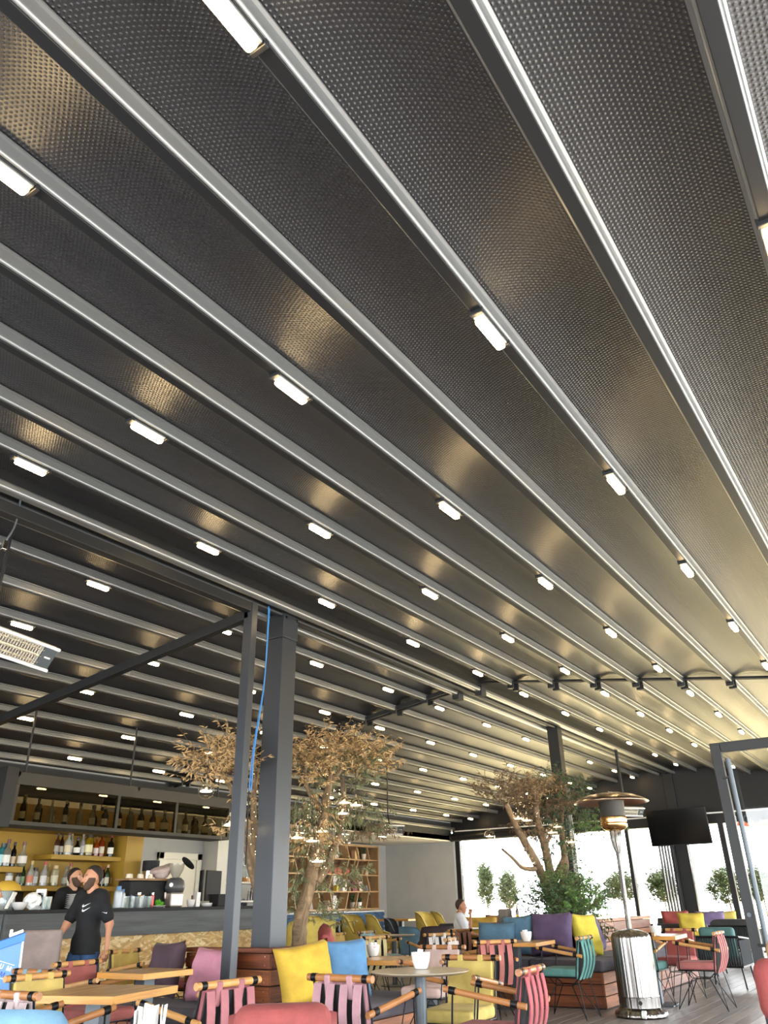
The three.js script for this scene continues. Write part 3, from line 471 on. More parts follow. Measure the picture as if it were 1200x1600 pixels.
{ const p = gy(823, 1471, 0.752); cup('white cup on the wooden table in front of the large violet cushion', p, camTurn(p), 1.0, false, 7); }
{ const p = gy(1026, 1462, 0.792); cup('white cup on the wooden table behind the patio heater', p, camTurn(p) + 0.5, 1.0, true, 5); }
{ const p = gy(731, 1449.5, 0.752); cup('grey-white cup beside the man in the white shirt', p, 0, 1.1, false, 0); }
{ const p = V3(3.42, 0.0, -3.78); const t = thing('napkin_holder', 'fan of white napkins sticking up in front of the pink strapped chair', 'napkins', gy(232, 1600, 0.71)); const q = rng(8); for (let i = 0; i < 8; i++) { const n = part(t, 'napkin', bx(0.1, 0.13, 0.006, 0, 0, 0, 0.002), M.paper); n.position.set(-0.09 + i * 0.026, 0.0 + q() * 0.02, (q() - 0.5) * 0.05); n.rotation.set((q() - 0.5) * 0.3, (q() - 0.5) * 0.8 + 0.6, (q() - 0.5) * 0.5); } part(t, 'tray', bx(0.26, 0.03, 0.14, 0, -0.06, 0, 0.006), M.greyMetal); part(t, 'stand', [rod([0, -0.71, 0], [0, -0.07, 0], 0.03), bx(0.34, 0.02, 0.34, 0, -0.7, 0, 0.006)], M.greyMetal); }

// ------------------------------------------------------------------ upholstered chairs and sofas
function highChair(color) { // tall-backed armchair, wings sweeping into low arms; faces +z
  const g = new THREE.Group(), f = velvet(color);
  part(g, 'seat', padGeo(0.5, 0.14, 0.5, 0.05, 0.02), f).position.set(0, 0.43, 0.02);
  const pos = [], idx = [], NU = 24, NV = 10; // wrapped shell: u from arm to arm round the back, v upward
  for (let o = 0; o < 2; o++) for (let j = 0; j <= NV; j++) for (let i = 0; i <= NU; i++) {
    const u = i / NU * 2 - 1, a = u * 1.95, e = o ? 0.0 : 0.055, w = Math.abs(u), top = w < 0.5 ? 1.04 - 0.03 * (w / 0.5) ** 4 : 0.68 + 0.33 * (0.5 + 0.5 * Math.cos(Math.PI * Math.min(1, (w - 0.5) / 0.28))) - (w > 0.85 ? (w - 0.85) * 0.3 : 0);
    const y = 0.34 + (top - 0.34) * (j / NV), lean = 0.1 * (y - 0.34) * Math.max(0, Math.cos(a)), r = 0.3 - e, sq = 1 / Math.max(Math.abs(Math.cos(a)), Math.abs(Math.sin(a)), 0.84);
    pos.push(Math.sin(a) * r * sq, y - (o ? 0 : 0.012 * (j === NV)), -Math.cos(a) * r * 0.95 * sq - lean);
  }
  const m = (NU + 1) * (NV + 1), at = (o, i, j) => o * m + j * (NU + 1) + i;
  for (let o = 0; o < 2; o++) for (let j = 0; j < NV; j++) for (let i = 0; i < NU; i++) { const a = at(o, i, j), b = at(o, i + 1, j), c = at(o, i, j + 1), d = at(o, i + 1, j + 1); o ? idx.push(a, c, b, b, c, d) : idx.push(a, b, c, b, d, c); }
  for (let i = 0; i < NU; i++) { for (const j of [0, NV]) idx.push(at(0, i, j), at(1, i, j), at(0, i + 1, j), at(0, i + 1, j), at(1, i, j), at(1, i + 1, j)); }
  for (let j = 0; j < NV; j++) for (const i of [0, NU]) idx.push(at(0, i, j), at(0, i, j + 1), at(1, i, j), at(1, i, j), at(0, i, j + 1), at(1, i, j + 1));
  const s = new THREE.BufferGeometry(); s.setAttribute('position', new THREE.Float32BufferAttribute(pos, 3)); s.setIndex(idx); s.computeVertexNormals(); { const uv = []; for (let o = 0; o < 2; o++) for (let j = 0; j <= NV; j++) for (let i = 0; i <= NU; i++) uv.push(i / NU * 1.1, j / NV * 0.6 + o * 0.3); s.setAttribute('uv', new THREE.Float32BufferAttribute(uv, 2)); } part(g, 'back_shell', s, f);
  for (const sx of [-1, 1]) for (const sz of [-1, 1]) part(g, 'leg', rod([sx * 0.18, 0.37, sz * 0.18], [sx * 0.22, 0, sz * 0.22], 0.022, 0.014), M.bamboo);
  return g;
}
const hy = highChair('#d2b84e'), hn = highChair('#243245'), hr = highChair('#8a2c2a'), hb = highChair('#6d9cba'), hp = highChair('#3c2a38');
let hyN = {};
function high(proto, label, p, turn, group, sy = 1) { const g = hyN[proto.uuid] ? proto.clone() : proto; hyN[proto.uuid] = 1; g.name = numbered('upholstered_armchair'); g.position.set(p.x, 0, p.z); g.rotation.y = turn; g.scale.y = sy; g.userData = { label, category: 'armchair', group }; scene.add(g); return g; }
const YL = 'mustard velvet high-backed armchair at the far tables by the bookshelf', YG = 'mustard high-backed armchairs';
for (const [px, py, t] of [[480, 1436, Math.PI - 0.6], [510, 1430, Math.PI - 0.15], [567, 1428, Math.PI - 0.15], [601, 1427, Math.PI - 0.6], [678, 1424, Math.PI - 0.15], [699, 1423, Math.PI - 0.6]]) high(hy, YL, gy(px, py, 1.04), t, YG).scale.set(1.25, 1, 1.25);
for (const [px, d] of [[528, 20.6], [556, 20.5], [623, 21.8]]) high(hn, 'small navy armchair tucked in at a far wooden table', gd(px, 1430, d), 0.3, 'navy armchairs at the far tables', 0.88);
{ const p = gy(443, 1571, 0.79).add(V3(0.22, 0, -0.18)); const g = high(hr, 'coral red velvet armchair with a soft rounded back top, in front of the pink chairs', p, 2.25, undefined, 0.7); g.scale.set(0.9, 0.74, 0.9); const b = part(g, 'back_pillow', padGeo(0.52, 0.3, 0.2, 0.09, 0), velvet('#8a2c2a')); b.position.set(0, 0.93, -0.3); }
{ const p = gy(4, 1571, 0.8).add(V3(0.26, 0, -0.12)); const g = high(hb, 'pale blue velvet armchair back in front of the chair with white and pink straps', p, 2.0, undefined, 0.76); }
{ const p = gy(679, 1447, 0.8); high(hp, 'dark plum tub armchair behind the small pale round table', p, Math.PI * 0.75, undefined, 0.78).scale.set(1.15, 0.78, 1.15); }
{ const p = gy(650, 1446, 0.8); high(hb, 'pale blue tub armchair beside the dark plum one', p, Math.PI * 0.6, undefined, 0.76); }
// taupe dining chair by the bar, with a bench seat
{ const p = gd(68, 1450, 9.6), t = thing('taupe_armchair', 'taupe velvet dining chair with a tall square back in front of the bar', 'armchair', [p.x, 0, p.z], -0.55); const f = velvet('#97857f');
  const b = part(t, 'backrest', padGeo(0.44, 0.62, 0.09, 0.04, 0), f); b.position.set(0, 0.74, -0.24); b.rotation.x = -0.1; part(t, 'seat', padGeo(0.62, 0.14, 0.56, 0.05, 0.02), f).position.set(0.02, 0.43, 0.05);
  for (const sx of [-1, 1]) for (const sz of [-1, 1]) part(t, 'leg', rod([sx * 0.22, 0.38, sz * 0.2], [sx * 0.24, 0, sz * 0.23], 0.018, 0.012), M.blackMatte); }
{ const p = gd(40, 1500, 9.0), t = thing('blue_stool', 'round slate blue stool cushion between the display box and the taupe chair', 'stool', [p.x, 0, p.z]); part(t, 'cushion', lathe([[0, 0.5], [0.14, 0.5], [0.19, 0.54], [0.2, 0.62], [0.17, 0.7], [0.1, 0.74], [0, 0.75]], 28), velvet('#5f7ea8')); part(t, 'stem', rod([0, 0, 0], [0, 0.5, 0], 0.03), M.blackMatte); part(t, 'foot', lathe([[0, 0], [0.2, 0], [0.2, 0.02], [0.03, 0.03], [0, 0.03]], 24), M.blackMatte); }
// tufted blue banquette along the back wall
{ const t = thing('banquette', 'long blue button-tufted banquette along the back wall', 'sofa', [0, 0, ZB]); const f = velvet('#2f5f86'), nx = 56, ny = 8, x0 = 13.2, x1 = 22.4, pos = [], idx = [];
  for (let j = 0; j <= ny * 3; j++) for (let i = 0; i <= nx * 3; i++) { const u = i / 3, v = j / 3, tuft = Math.abs(Math.cos(Math.PI * (u + v) / 2) * Math.cos(Math.PI * (u - v) / 2)); pos.push(x0 + (x1 - x0) * i / (nx * 3), 0.5 + 0.52 * j / (ny * 3), 0.2 + 0.05 * Math.sqrt(Math.max(0, 1 - tuft)) + 0.0); }
  const W = nx * 3 + 1; for (let j = 0; j < ny * 3; j++) for (let i = 0; i < nx * 3; i++) { const a = j * W + i; idx.push(a, a + 1, a + W, a + 1, a + W + 1, a + W); }
  const g = new THREE.BufferGeometry(); g.setAttribute('position', new THREE.Float32BufferAttribute(pos, 3)); g.setIndex(idx); g.computeVertexNormals(); part(t, 'tufted_back', metric(g), f);
  part(t, 'back_frame', [span(x0, x1, 0, 1.02, 0.02, 0.2, 0.03)], velvet('#2b5375')); part(t, 'seat', span(x0, x1, 0.34, 0.5, 0.02, 0.75, 0.04), f); part(t, 'base', span(x0, x1, 0, 0.34, 0.02, 0.68, 0.01), M.white); part(t, 'ledge', span(9.9, x1, 1.02, 1.06, 0.01, 0.24, 0.005), M.white); }
// dark rope-weave sofas and chairs by the windows
function ropeSeat(name, label, cat, p, turn, w, legs, cush, group) {
  const t = thing(name, label, cat, p, turn, group), cords = [], d = 0.7, h = 0.68, y0 = 0.3;
  for (let x = -w / 2 + 0.03; x < w / 2; x += 0.035) cords.push(rod([x, y0, -d / 2], [x, h, -d / 2 - 0.04], 0.009, 0.009, 5)); for (const s of [-1, 1]) for (let z = -d / 2; z < d / 2; z += 0.035) cords.push(rod([s * w / 2, y0, z], [s * w / 2, h - 0.05, z], 0.009, 0.009, 5));
  part(t, 'rope_weave', cords, mat('#24282b', { roughness: 0.8 })).userData.kind = 'stuff';
  part(t, 'frame', [rod([-w / 2, h, -d / 2 - 0.04], [w / 2, h, -d / 2 - 0.04], 0.016), rod([-w / 2, h - 0.05, d / 2], [-w / 2, h, -d / 2 - 0.04], 0.016), rod([w / 2, h - 0.05, d / 2], [w / 2, h, -d / 2 - 0.04], 0.016), span(-w / 2, w / 2, y0 - 0.03, y0, -d / 2, d / 2, 0.006), rod([-w / 2, y0, d / 2], [-w / 2, h - 0.05, d / 2], 0.014), rod([w / 2, y0, d / 2], [w / 2, h - 0.05, d / 2], 0.014)], M.wirem);
  part(t, 'seat', padGeo(w - 0.06, 0.13, d - 0.06, 0.04, 0.01), velvet('#23262b')).position.set(0, y0 + 0.07, 0.01);
  for (const sx of [-1, 1]) for (const sz of [-1, 1]) part(t, 'leg', rod([sx * (w / 2 - 0.04), y0, sz * (d / 2 - 0.04)], [sx * (w / 2 - 0.01), 0, sz * (d / 2)], 0.013), M.wirem);
  if (cush) { const c = part(t, 'back_cushion', padGeo(w - 0.1, 0.42, 0.14, 0.05, 0), velvet(cush)); c.position.set(0, 0.6, -d / 2 + 0.08); c.rotation.x = -0.12; }
  return t;
}
ropeSeat('rope_chair', 'dark rope-weave chair with a teal back cushion near the glass door', 'chair', [14.35, 0, -3.2], Q, 0.62, true, '#3f7271');
ropeSeat('rope_sofa', 'dark rope-weave sofa in front of the folded glass panels', 'sofa', [16.4, 0, -4.5], Q, 1.5, true, '#202327');
ropeSeat('rope_sofa', 'dark rope-weave sofa against the end window behind the salmon chair', 'sofa', [20.6, 0, -5.2], -Q, 1.8, true, '#202327');
ropeSeat('rope_sofa', 'dark rope-weave sofa with mustard cushion near the man in the white shirt', 'sofa', [17.6, 0, -9.3], Q + 0.3, 1.5, true, '#202327');
ropeSeat('rope_sofa', 'dark rope-weave sofa beyond the salmon chair below violet and yellow cushions', 'sofa', [19.4, 0, -4.2], Q, 1.4, true, '#202327');
const farCushion = (label, c, px, py, d, w = 0.5, seed = 2, turn) => { const p = gd(px, py, d); const o = cushion(label, c, [p.x, p.y, p.z], turn ?? Math.atan2(-p.x, -p.z), 0.15, w, 0.42, 0, seed); return o; };
farCushion('coral red cushion on the dark sofa by the folded panels', '#b04440', 1060, 1462, 17.0, 0.5, 21);
farCushion('turquoise cushion behind the coral red one on the dark sofa', '#4f97a3', 1080, 1468, 17.3, 0.5, 22);
farCushion('yellow cushion over the arm of the dark sofa by the salmon chair', '#d8bd35', 1085, 1467, 16.3, 0.46, 23);
farCushion('lilac cushion on the far dark sofa next to the glass door', '#75638f', 1114, 1458, 19.6, 0.6, 24);
farCushion('yellow cushion next to the lilac cushion', '#d8c45a', 1135, 1457, 20.0, 0.55, 25);
farCushion('mustard cushion on the dark sofa near the man in the white shirt', '#c9a02f', 752, 1466, 18.9, 0.75, 26);
farCushion('tan cushion on the dark sofa beside the leafy planter', '#9a6a42', 778, 1462, 19.4, 0.5, 27);

// ------------------------------------------------------------------ bar
{
  const zb = -9.5, b = thing('bar_counter', 'long bar with grey wooden fascia over chipboard panels', 'bar');
  part(b, 'worktop', span(6.1, 11.2, 1.2, 1.24, zb - 0.62, zb + 0.06, 0.006), M.blackMatte);
  part(b, 'fascia', [span(6.14, 11.2, 0.91, 1.2, zb - 0.02, zb + 0.04, 0.004, 0)], M.barGrey); part(b, 'end_fascia', span(6.12, 6.18, 0.91, 1.2, zb - 0.62, zb - 0.02, 0.004, 2), M.barGrey);
  for (let x = 6.5; x < 11.1; x += 1.25) part(b, 'chipboard_panel', span(x, Math.min(x + 1.246, 11.2), 0.02, 0.91, zb - 0.1, zb - 0.06, 0.002, 1), M.osb);
  part(b, 'carcass', [span(6.46, 11.2, 0.0, 1.19, zb - 0.6, zb - 0.11, 0)], M.blackMatte);
  const s = thing('bar_shelving', 'mustard gold shelf wall with niches behind the bar', 'shelf'); const zw = -12.1, zf = -11.62;
  part(s, 'back_panel', span(5.0, 9.82, 0.9, 2.62, zw - 0.08, zw, 0), M.gold);
  part(s, 'upper_shelf', span(8.12, 9.46, 1.95, 2.02, zw, zf, 0.006), M.gold); part(s, 'left_shelf', span(5.2, 7.66, 1.75, 1.83, zw, zf, 0.006), M.gold); part(s, 'long_shelf', span(5.2, 9.46, 1.5, 1.57, zw, zf, 0.006), M.gold);
  part(s, 'pier', span(9.46, 9.82, 0.9, 2.62, zw, zf + 0.1, 0.006), M.gold); part(s, 'soffit', span(5.0, 9.9, 2.35, 2.62, zw, zf + 0.75, 0.006), M.gold);
  for (const x of [7.35, 8.05, 8.75]) part(s, 'upright', span(x, x + 0.1, 0.9, 1.5, zw, zf, 0.005), M.gold);
  part(s, 'niche_back', span(7.45, 9.4, 0.9, 1.5, zw, zw + 0.02, 0), mat('#3a2a1c', { roughness: 0.8 })); part(s, 'base_cabinet', span(5.0, 9.82, 0, 0.9, zw - 0.08, zf, 0), M.blackMatte);
  const c = thing('hanging_cabinet', 'long hanging cabinet of smoked mesh and dark metal full of bottles above the bar', 'cabinet'); const z0 = -10.45, z1 = -10.0;
  part(c, 'floor_plate', span(6.28, 10.35, 2.24, 2.29, z0, z1, 0.005), M.meshGrey); part(c, 'top_fascia', span(6.28, 10.35, 2.74, 2.9, z1 - 0.06, z1, 0.005), M.meshGrey); part(c, 'rear_rail', span(6.28, 10.35, 2.84, 2.9, z0, z0 + 0.04, 0.005), M.meshGrey); for (const x of [6.28, 8.3, 10.3]) part(c, 'top_cross_bar', span(x, x + 0.04, 2.84, 2.9, z0, z1, 0.004), M.meshGrey);
  for (const x of [6.28, 7.95, 9.1, 10.3]) part(c, 'upright', span(x, x + 0.05, 2.29, 2.74, z1 - 0.05, z1, 0.004), M.meshGrey);
  part(c, 'front_mesh', span(6.33, 10.3, 2.29, 2.74, z1 - 0.012, z1 - 0.004, 0), M.smoked, 'smoked see-through mesh'); part(c, 'end_plate', span(6.1, 6.27, 2.2, 2.95, z0, z1 + 0.02, 0.005), M.black);
  for (const x of [6.5, 8.3, 10.2]) part(c, 'hanger', rod([x, 2.9, -10.2], [x, yr(-10.2) + 0.02, -10.2], 0.015), M.black);
}
const botP = { // outline radius, height (unit bottle 0.3 m)
  wine: [[0, 0], [0.036, 0], [0.038, 0.01], [0.038, 0.17], [0.03, 0.205], [0.015, 0.23], [0.014, 0.29], [0.016, 0.292], [0.016, 0.3], [0, 0.3]],
  spirit: [[0, 0], [0.044, 0], [0.046, 0.01], [0.046, 0.16], [0.038, 0.19], [0.017, 0.215], [0.015, 0.265], [0.019, 0.268], [0.019, 0.3], [0, 0.3]],
  round: [[0, 0], [0.04, 0], [0.058, 0.03], [0.062, 0.08], [0.05, 0.14], [0.022, 0.18], [0.016, 0.24], [0.022, 0.245], [0.022, 0.29], [0, 0.29]],
  slim: [[0, 0], [0.032, 0], [0.033, 0.01], [0.033, 0.2], [0.014, 0.235], [0.013, 0.3], [0, 0.305]],
  cyl: [[0, 0], [0.05, 0], [0.052, 0.012], [0.052, 0.18], [0.046, 0.2], [0.03, 0.21], [0.028, 0.245], [0, 0.245]],
};
const botG = Object.fromEntries(Object.entries(botP).map(([k, p]) => [k, lathe(p, 14)])), botM = {}, labM = {};
const labG = Object.fromEntries(Object.entries(botP).map(([k, p]) => { const r = p[3][0] + 0.0012; const g = new THREE.CylinderGeometry(r, r, 0.085, 10, 1, true, -1.1, 2.2); g.translate(0, 0.085, 0); return [k, g]; }));
const capG = Object.fromEntries(Object.entries(botP).map(([k, p]) => { const r = p[p.length - 3][0] + 0.003, y = p[p.length - 1][1]; return [k, rod([0, y - 0.04, 0], [0, y + 0.004, 0], r, r, 10)]; }));
function bottle(label, group, kind, color, lab, cap, p, s = 1, clear) {
  const t = thing('bottle', label, 'bottle', p, Math.atan2(-p.x, -p.z), group); t.scale.setScalar(s);
  part(t, 'glass', botG[kind], botM[color + clear] ??= mat(color, clear ? { roughness: 0.06, transmission: 0.55, thickness: 0 } : { roughness: 0.12 }));
  if (lab) part(t, 'paper_label', labG[kind], labM[lab] ??= mat(lab, { roughness: 0.7 })); if (cap) part(t, 'cap', capG[kind], labM[cap] ??= mat(cap, { roughness: 0.4 })); return t;
}
{ // on the mustard shelves: pixel of the foot, shelf height, kind, glass, paper, cap, size
  const SH = [
    [86, 2.02, 'wine', '#3a1c10', '#9c9788', '#1c1512', 1.05, 'dark brown bottle with grey paper', 0], [93, 2.02, 'wine', '#2a1611', '#c9c2b4', '#241a16', 1.05, 'brown bottle with cream paper', 0], [103, 2.02, 'spirit', '#d8d6cc', '#d9c9a5', '#6d4438', 1.15, 'clear bottle with tan neck', 1], [108, 2.02, 'slim', '#cfcdc2', '#e0d5c8', '#b8a070', 1.15, 'clear slim bottle with pale paper', 1], [118, 2.02, 'round', '#0f1012', '#e8e4d6', '#0f1012', 0.95, 'black round bottle with white diamond paper', 0], [126, 2.02, 'spirit', '#d6d6d2', '#d5d3cf', '#a99b86', 1.2, 'clear tall bottle with white paper', 1],
    [136, 2.02, 'cyl', '#a88a18', '#e6dcae', '#3c2c10', 1.35, 'golden bottle with cream band', 1], [141, 2.02, 'slim', '#6d5a20', '#c9b56a', '#3f2c12', 1.1, 'olive slim bottle', 1], [148, 2.02, 'spirit', '#b8541c', '#d9c8c0', '#8c5a30', 1.0, 'orange brown bottle', 1], [156, 2.02, 'spirit', '#b24a18', '#ddd3b8', '#2a1c16', 1.25, 'orange bottle with cream paper and dark neck', 1], [171, 2.02, 'spirit', '#14110f', '#ece8da', '#9a3c30', 1.15, 'black red-capped bottle with white diamond paper', 0], [184, 2.02, 'wine', '#141714', '#dcd8b8', '#d9d29c', 1.0, 'dark bottle with pale yellow neck', 0], [191, 2.02, 'wine', '#2a1214', '#b8a8a4', '#16100f', 1.0, 'dark red bottle with black neck', 0],
    [3, 1.83, 'cyl', '#3a8a90', '#a9d2d2', '#2a3a40', 1.3, 'turquoise bottle', 1], [10, 1.83, 'spirit', '#9a958a', '#dcdad2', '#5c2a28', 1.25, 'grey bottle with white paper', 1], [20, 1.83, 'wine', '#140f0e', '#d8c2a4', '#1a1211', 1.15, 'black bottle with tan paper', 0], [35, 1.83, 'round', '#b8b29a', '#d8d0c4', '#6c3c34', 1.2, 'clear patterned bottle', 1],
    [20, 1.57, 'cyl', '#b9b8b0', '#d8d6cc', '#1a1614', 1.1, 'clear jar bottle with black stopper', 1], [34, 1.57, 'wine', '#54463c', '#9a9488', '#8a7a60', 1.0, 'brown bottle', 1], [40, 1.57, 'wine', '#1f5a2c', '#8cae84', '#184a24', 1.05, 'green bottle', 1], [52, 1.57, 'spirit', '#cfccc2', '#c97a62', '#c2a36a', 1.15, 'clear bottle with red band', 1], [59, 1.57, 'cyl', '#d3d2cc', '#e2e0da', '#3c3a36', 1.05, 'clear square bottle with silver paper', 1], [73, 1.57, 'spirit', '#cfcdc8', '#dedcd6', '#a83c34', 1.15, 'clear bottle with red cap', 1], [79, 1.57, 'slim', '#c9b97c', '#cdbf8c', '#a99450', 1.05, 'pale yellow slim bottle', 1], [90, 1.57, 'cyl', '#c9bf94', '#d8d3b4', '#b8a070', 1.2, 'clear tall bottle with gold tint', 1], [107, 1.57, 'round', '#d0d0ca', '#c3c2ba', '#6f6c66', 1.0, 'clear decanter', 1], [113, 1.57, 'spirit', '#c9c0a0', '#d6cfb4', '#8a3030', 1.1, 'clear bottle with dark red cap', 1], [165, 1.57, 'wine', '#5a1f1c', '#c9c2b8', '#7a2a24', 1.0, 'dark red bottle', 1], [171, 1.57, 'wine', '#16351c', '#d3d0b8', '#c9a08a', 1.1, 'dark green bottle with salmon cap', 0], [181, 1.57, 'wine', '#1a3a22', '#e0dcd0', '#7c2c28', 1.1, 'dark green bottle with white paper', 0],
  ];
  const where = { 2.02: 'upper mustard shelf', 1.83: 'short mustard shelf', 1.57: 'long mustard shelf' };
  SH.forEach(([px, y, k, c, l, cap, s, lab, cl], i) => { const z = -11.74 - (i % 2) * 0.07, p = gz(px, 1340, z); bottle(`${lab} on the ${where[y]} behind the bar`, 'bottles on the mustard shelves', k, c, l, cap, V3(p.x, y, z), s, !!cl); });
  const q = rng(44), kinds = ['wine', 'spirit', 'round', 'slim', 'cyl'];
  for (let i = 0; i < 33; i++) { const x = 6.5 + i * 0.113 + q() * 0.03, white = [9, 12, 14, 18, 20, 26].includes(i); bottle(white ? 'bottle with bold white and red paper in the hanging mesh cabinet' : 'bottle standing in the hanging mesh cabinet', white ? 'paper-wrapped bottles in the hanging cabinet' : 'bottles in the hanging cabinet', white ? 'spirit' : kinds[(q() * 5) | 0], ['#3a2c1c', '#8f8c80', '#4a4434', '#9a9478', '#2c2a22'][(q() * 5) | 0], white ? '#e6e2d8' : q() > 0.4 ? '#bdb8a4' : null, q() > 0.5 ? '#2a2420' : '#a8a090', V3(x, 2.29, -10.14 - (i % 2) * 0.13), 0.95 + q() * 0.25, q() > 0.5); }
}
const BT = 1.24; // things on the bar worktop
const onBar = (px, z = -9.75) => { const p = gz(px, 1410, z); return V3(p.x, BT, z); };
{ const p = onBar(115); const t = thing('plate_stack', 'stack of white saucers on the bar beside the bartender', 'plates', p, 0); for (let i = 0; i < 8; i++) part(t, 'saucer', cupDish(), M.porcelain).position.y = i * 0.022; }
function cupDish() { return lathe([[0, 0.004], [0.05, 0.0], [0.09, 0.016], [0.105, 0.022], [0.103, 0.026], [0.05, 0.008], [0, 0.008]], 20); }
{ const p = onBar(62), t = thing('card_terminal', 'white payment tablet on the bar worktop', 'tablet', p, -0.9); const b = part(t, 'casing', bx(0.13, 0.24, 0.02, 0, 0.12, 0, 0.012), M.plasticWhite); part(t, 'display', bx(0.07, 0.15, 0.003, 0, 0.12, 0.011, 0.001), M.screen); part(t, 'stand', bx(0.1, 0.02, 0.09, 0, 0.01, -0.02, 0.005), M.plasticWhite); }
single('paper_bag', 'crumpled white paper beside the payment tablet', 'paper', (() => { const g = new THREE.IcosahedronGeometry(0.11, 2), p = g.attributes.position; for (let i = 0; i < p.count; i++) { const k = 0.75 + 0.35 * lat[(Math.round(p.getX(i) * 90) * 31 + Math.round(p.getY(i) * 90) * 57 + Math.round(p.getZ(i) * 90) * 91) & 65535]; p.setXYZ(i, p.getX(i) * k, p.getY(i) * k * 0.95 + 0.1, p.getZ(i) * k); } g.computeVertexNormals(); return g; })(), M.paper, onBar(50));
{ const t = thing('bowl', 'white square bowl with cutlery at the left end of the bar', 'bowl', onBar(31)); part(t, 'dish', lathe([[0, 0.005], [0.05, 0], [0.09, 0.05], [0.1, 0.09], [0.096, 0.09], [0.08, 0.05], [0, 0.012]], 20), M.porcelain); for (let i = 0; i < 6; i++) part(t, 'fork', rod([-0.12 - i * 0.02, 0.02, 0.02 * i - 0.05], [-0.02 - i * 0.03, 0.2, 0.03 * i - 0.06], 0.005), M.chrome); }
const tumG = lathe([[0, 0], [0.032, 0], [0.034, 0.005], [0.038, 0.15], [0.036, 0.15], [0.032, 0.01], [0, 0.01]], 14), tumM = mat('#e4ecec', { roughness: 0.05, transmission: 0.75, thickness: 0 });
for (const [px, z] of [[69, -9.7], [76, -9.72], [73, -9.85], [193, -9.72], [199, -9.82], [206, -9.72], [212, -9.84], [219, -9.72], [226, -9.83], [233, -9.74]]) single('tumbler', 'clear drinking glass lined up on the bar worktop', 'glass', tumG, tumM, onBar(px, z), 0, 'glasses on the bar');
for (const [px, s, c] of [[183, 1.1, '#cfd8dc'], [189, 0.95, '#c9d2d6']]) bottle('clear plastic water bottle on the bar beside the waiter', 'water bottles on the bar', 'cyl', c, null, '#4a78a8', onBar(px, -9.66), s, true);
const canG = lathe([[0, 0], [0.026, 0], [0.03, 0.008], [0.03, 0.15], [0.025, 0.166], [0, 0.164]], 14);
for (const [px, c, l] of [[204, '#2a3c72', 'dark blue'], [212, '#27407c', 'deep blue'], [217, '#c9a02a', 'yellow'], [222, '#a8b4c4', 'silver'], [237, '#c84a48', 'red']]) { const t = thing('drink_can', `${l} drink can behind the glasses on the bar`, 'can', onBar(px, -9.84)); part(t, 'body', canG, mat(c, { roughness: 0.3, metalness: 0.5 })); part(t, 'ring_pull', bx(0.02, 0.003, 0.012, 0, 0.167, 0, 0.001), M.chrome); }
{ const t = thing('espresso_machine', 'dark espresso machine with cups on top behind the bar', 'coffee machine', onBar(226, -10.06).setY(BT), 0); part(t, 'body', bx(0.8, 0.32, 0.3, 0, 0.2, -0.02, 0.03), M.blackMatte); part(t, 'cup_tray', bx(0.92, 0.03, 0.32, 0, 0.375, -0.02, 0.006), mat('#8a6a48', { roughness: 0.5 })); part(t, 'side_panel', bx(0.03, 0.36, 0.34, 0.46, 0.2, -0.02, 0.01), M.stainless); for (let i = 0; i < 3; i++) part(t, 'group_head', rod([-0.25 + i * 0.25, 0.12, 0.15], [-0.25 + i * 0.25, 0.2, 0.15], 0.03, 0.035, 14), M.chrome);
  for (let i = 0; i < 8; i++) { const c = single('coffee_cup', 'cream cup upside down on top of the espresso machine', 'cup', lathe([[0, 0.06], [0.03, 0.06], [0.034, 0.055], [0.043, 0], [0.04, 0], [0.03, 0.05], [0, 0.052]], 14), mat('#e3d5c0', { roughness: 0.4 }), [t.position.x - 0.4 + i * 0.1, BT + 0.391, -10.0 - (i % 2) * 0.09], 0, 'cups on the espresso machine'); } }
single('dish_cloth', 'crumpled pinkish cloth heaped on the espresso machine', 'cloth', (() => { const g = new THREE.IcosahedronGeometry(0.17, 3), p = g.attributes.position; for (let i = 0; i < p.count; i++) { const x = p.getX(i), y = p.getY(i), z = p.getZ(i), k = 0.82 + 0.1 * Math.sin(22 * x + 9 * z) + 0.1 * Math.sin(26 * y - 14 * x); p.setXYZ(i, x * k * 1.2 + y * 0.5, Math.max(0, y * k * 0.8 + 0.11), z * k); } g.computeVertexNormals(); return metric(g); })(), velvet('#c9b3ac'), V3(onBar(250, -10.0).x, BT + 0.391, -10.02));
{ const t = thing('coffee_grinder', 'coffee grinder with clear bean hopper and open black lid on the bar', 'grinder', onBar(271, -9.82), -0.3); part(t, 'body', bx(0.22, 0.2, 0.24, 0, 0.1, 0, 0.03), mat('#b9aea4', { roughness: 0.35, metalness: 0.4 })); part(t, 'motor', lathe([[0, 0.2], [0.13, 0.2], [0.15, 0.27], [0.13, 0.36], [0.08, 0.4], [0, 0.4]], 24), mat('#4a4a4c', { roughness: 0.4 })); part(t, 'hopper', lathe([[0.04, 0.38], [0.11, 0.52], [0.115, 0.6], [0.11, 0.6], [0.104, 0.52], [0.035, 0.385]], 20), mat('#d9d3c2', { roughness: 0.1, transmission: 0.6, thickness: 0 })); part(t, 'beans', lathe([[0, 0.385], [0.035, 0.39], [0.085, 0.48], [0, 0.48]], 16), mat('#2c1a12', { roughness: 0.7 })); const l = part(t, 'lid', lathe([[0, 0], [0.12, 0], [0.12, 0.014], [0, 0.014]], 20), M.blackMatte); l.position.set(0.17, 0.6, 0.02); l.rotation.z = -0.75; part(t, 'dial', rod([-0.12, 0.3, 0.12], [-0.13, 0.3, 0.14], 0.03), M.plasticWhite); }
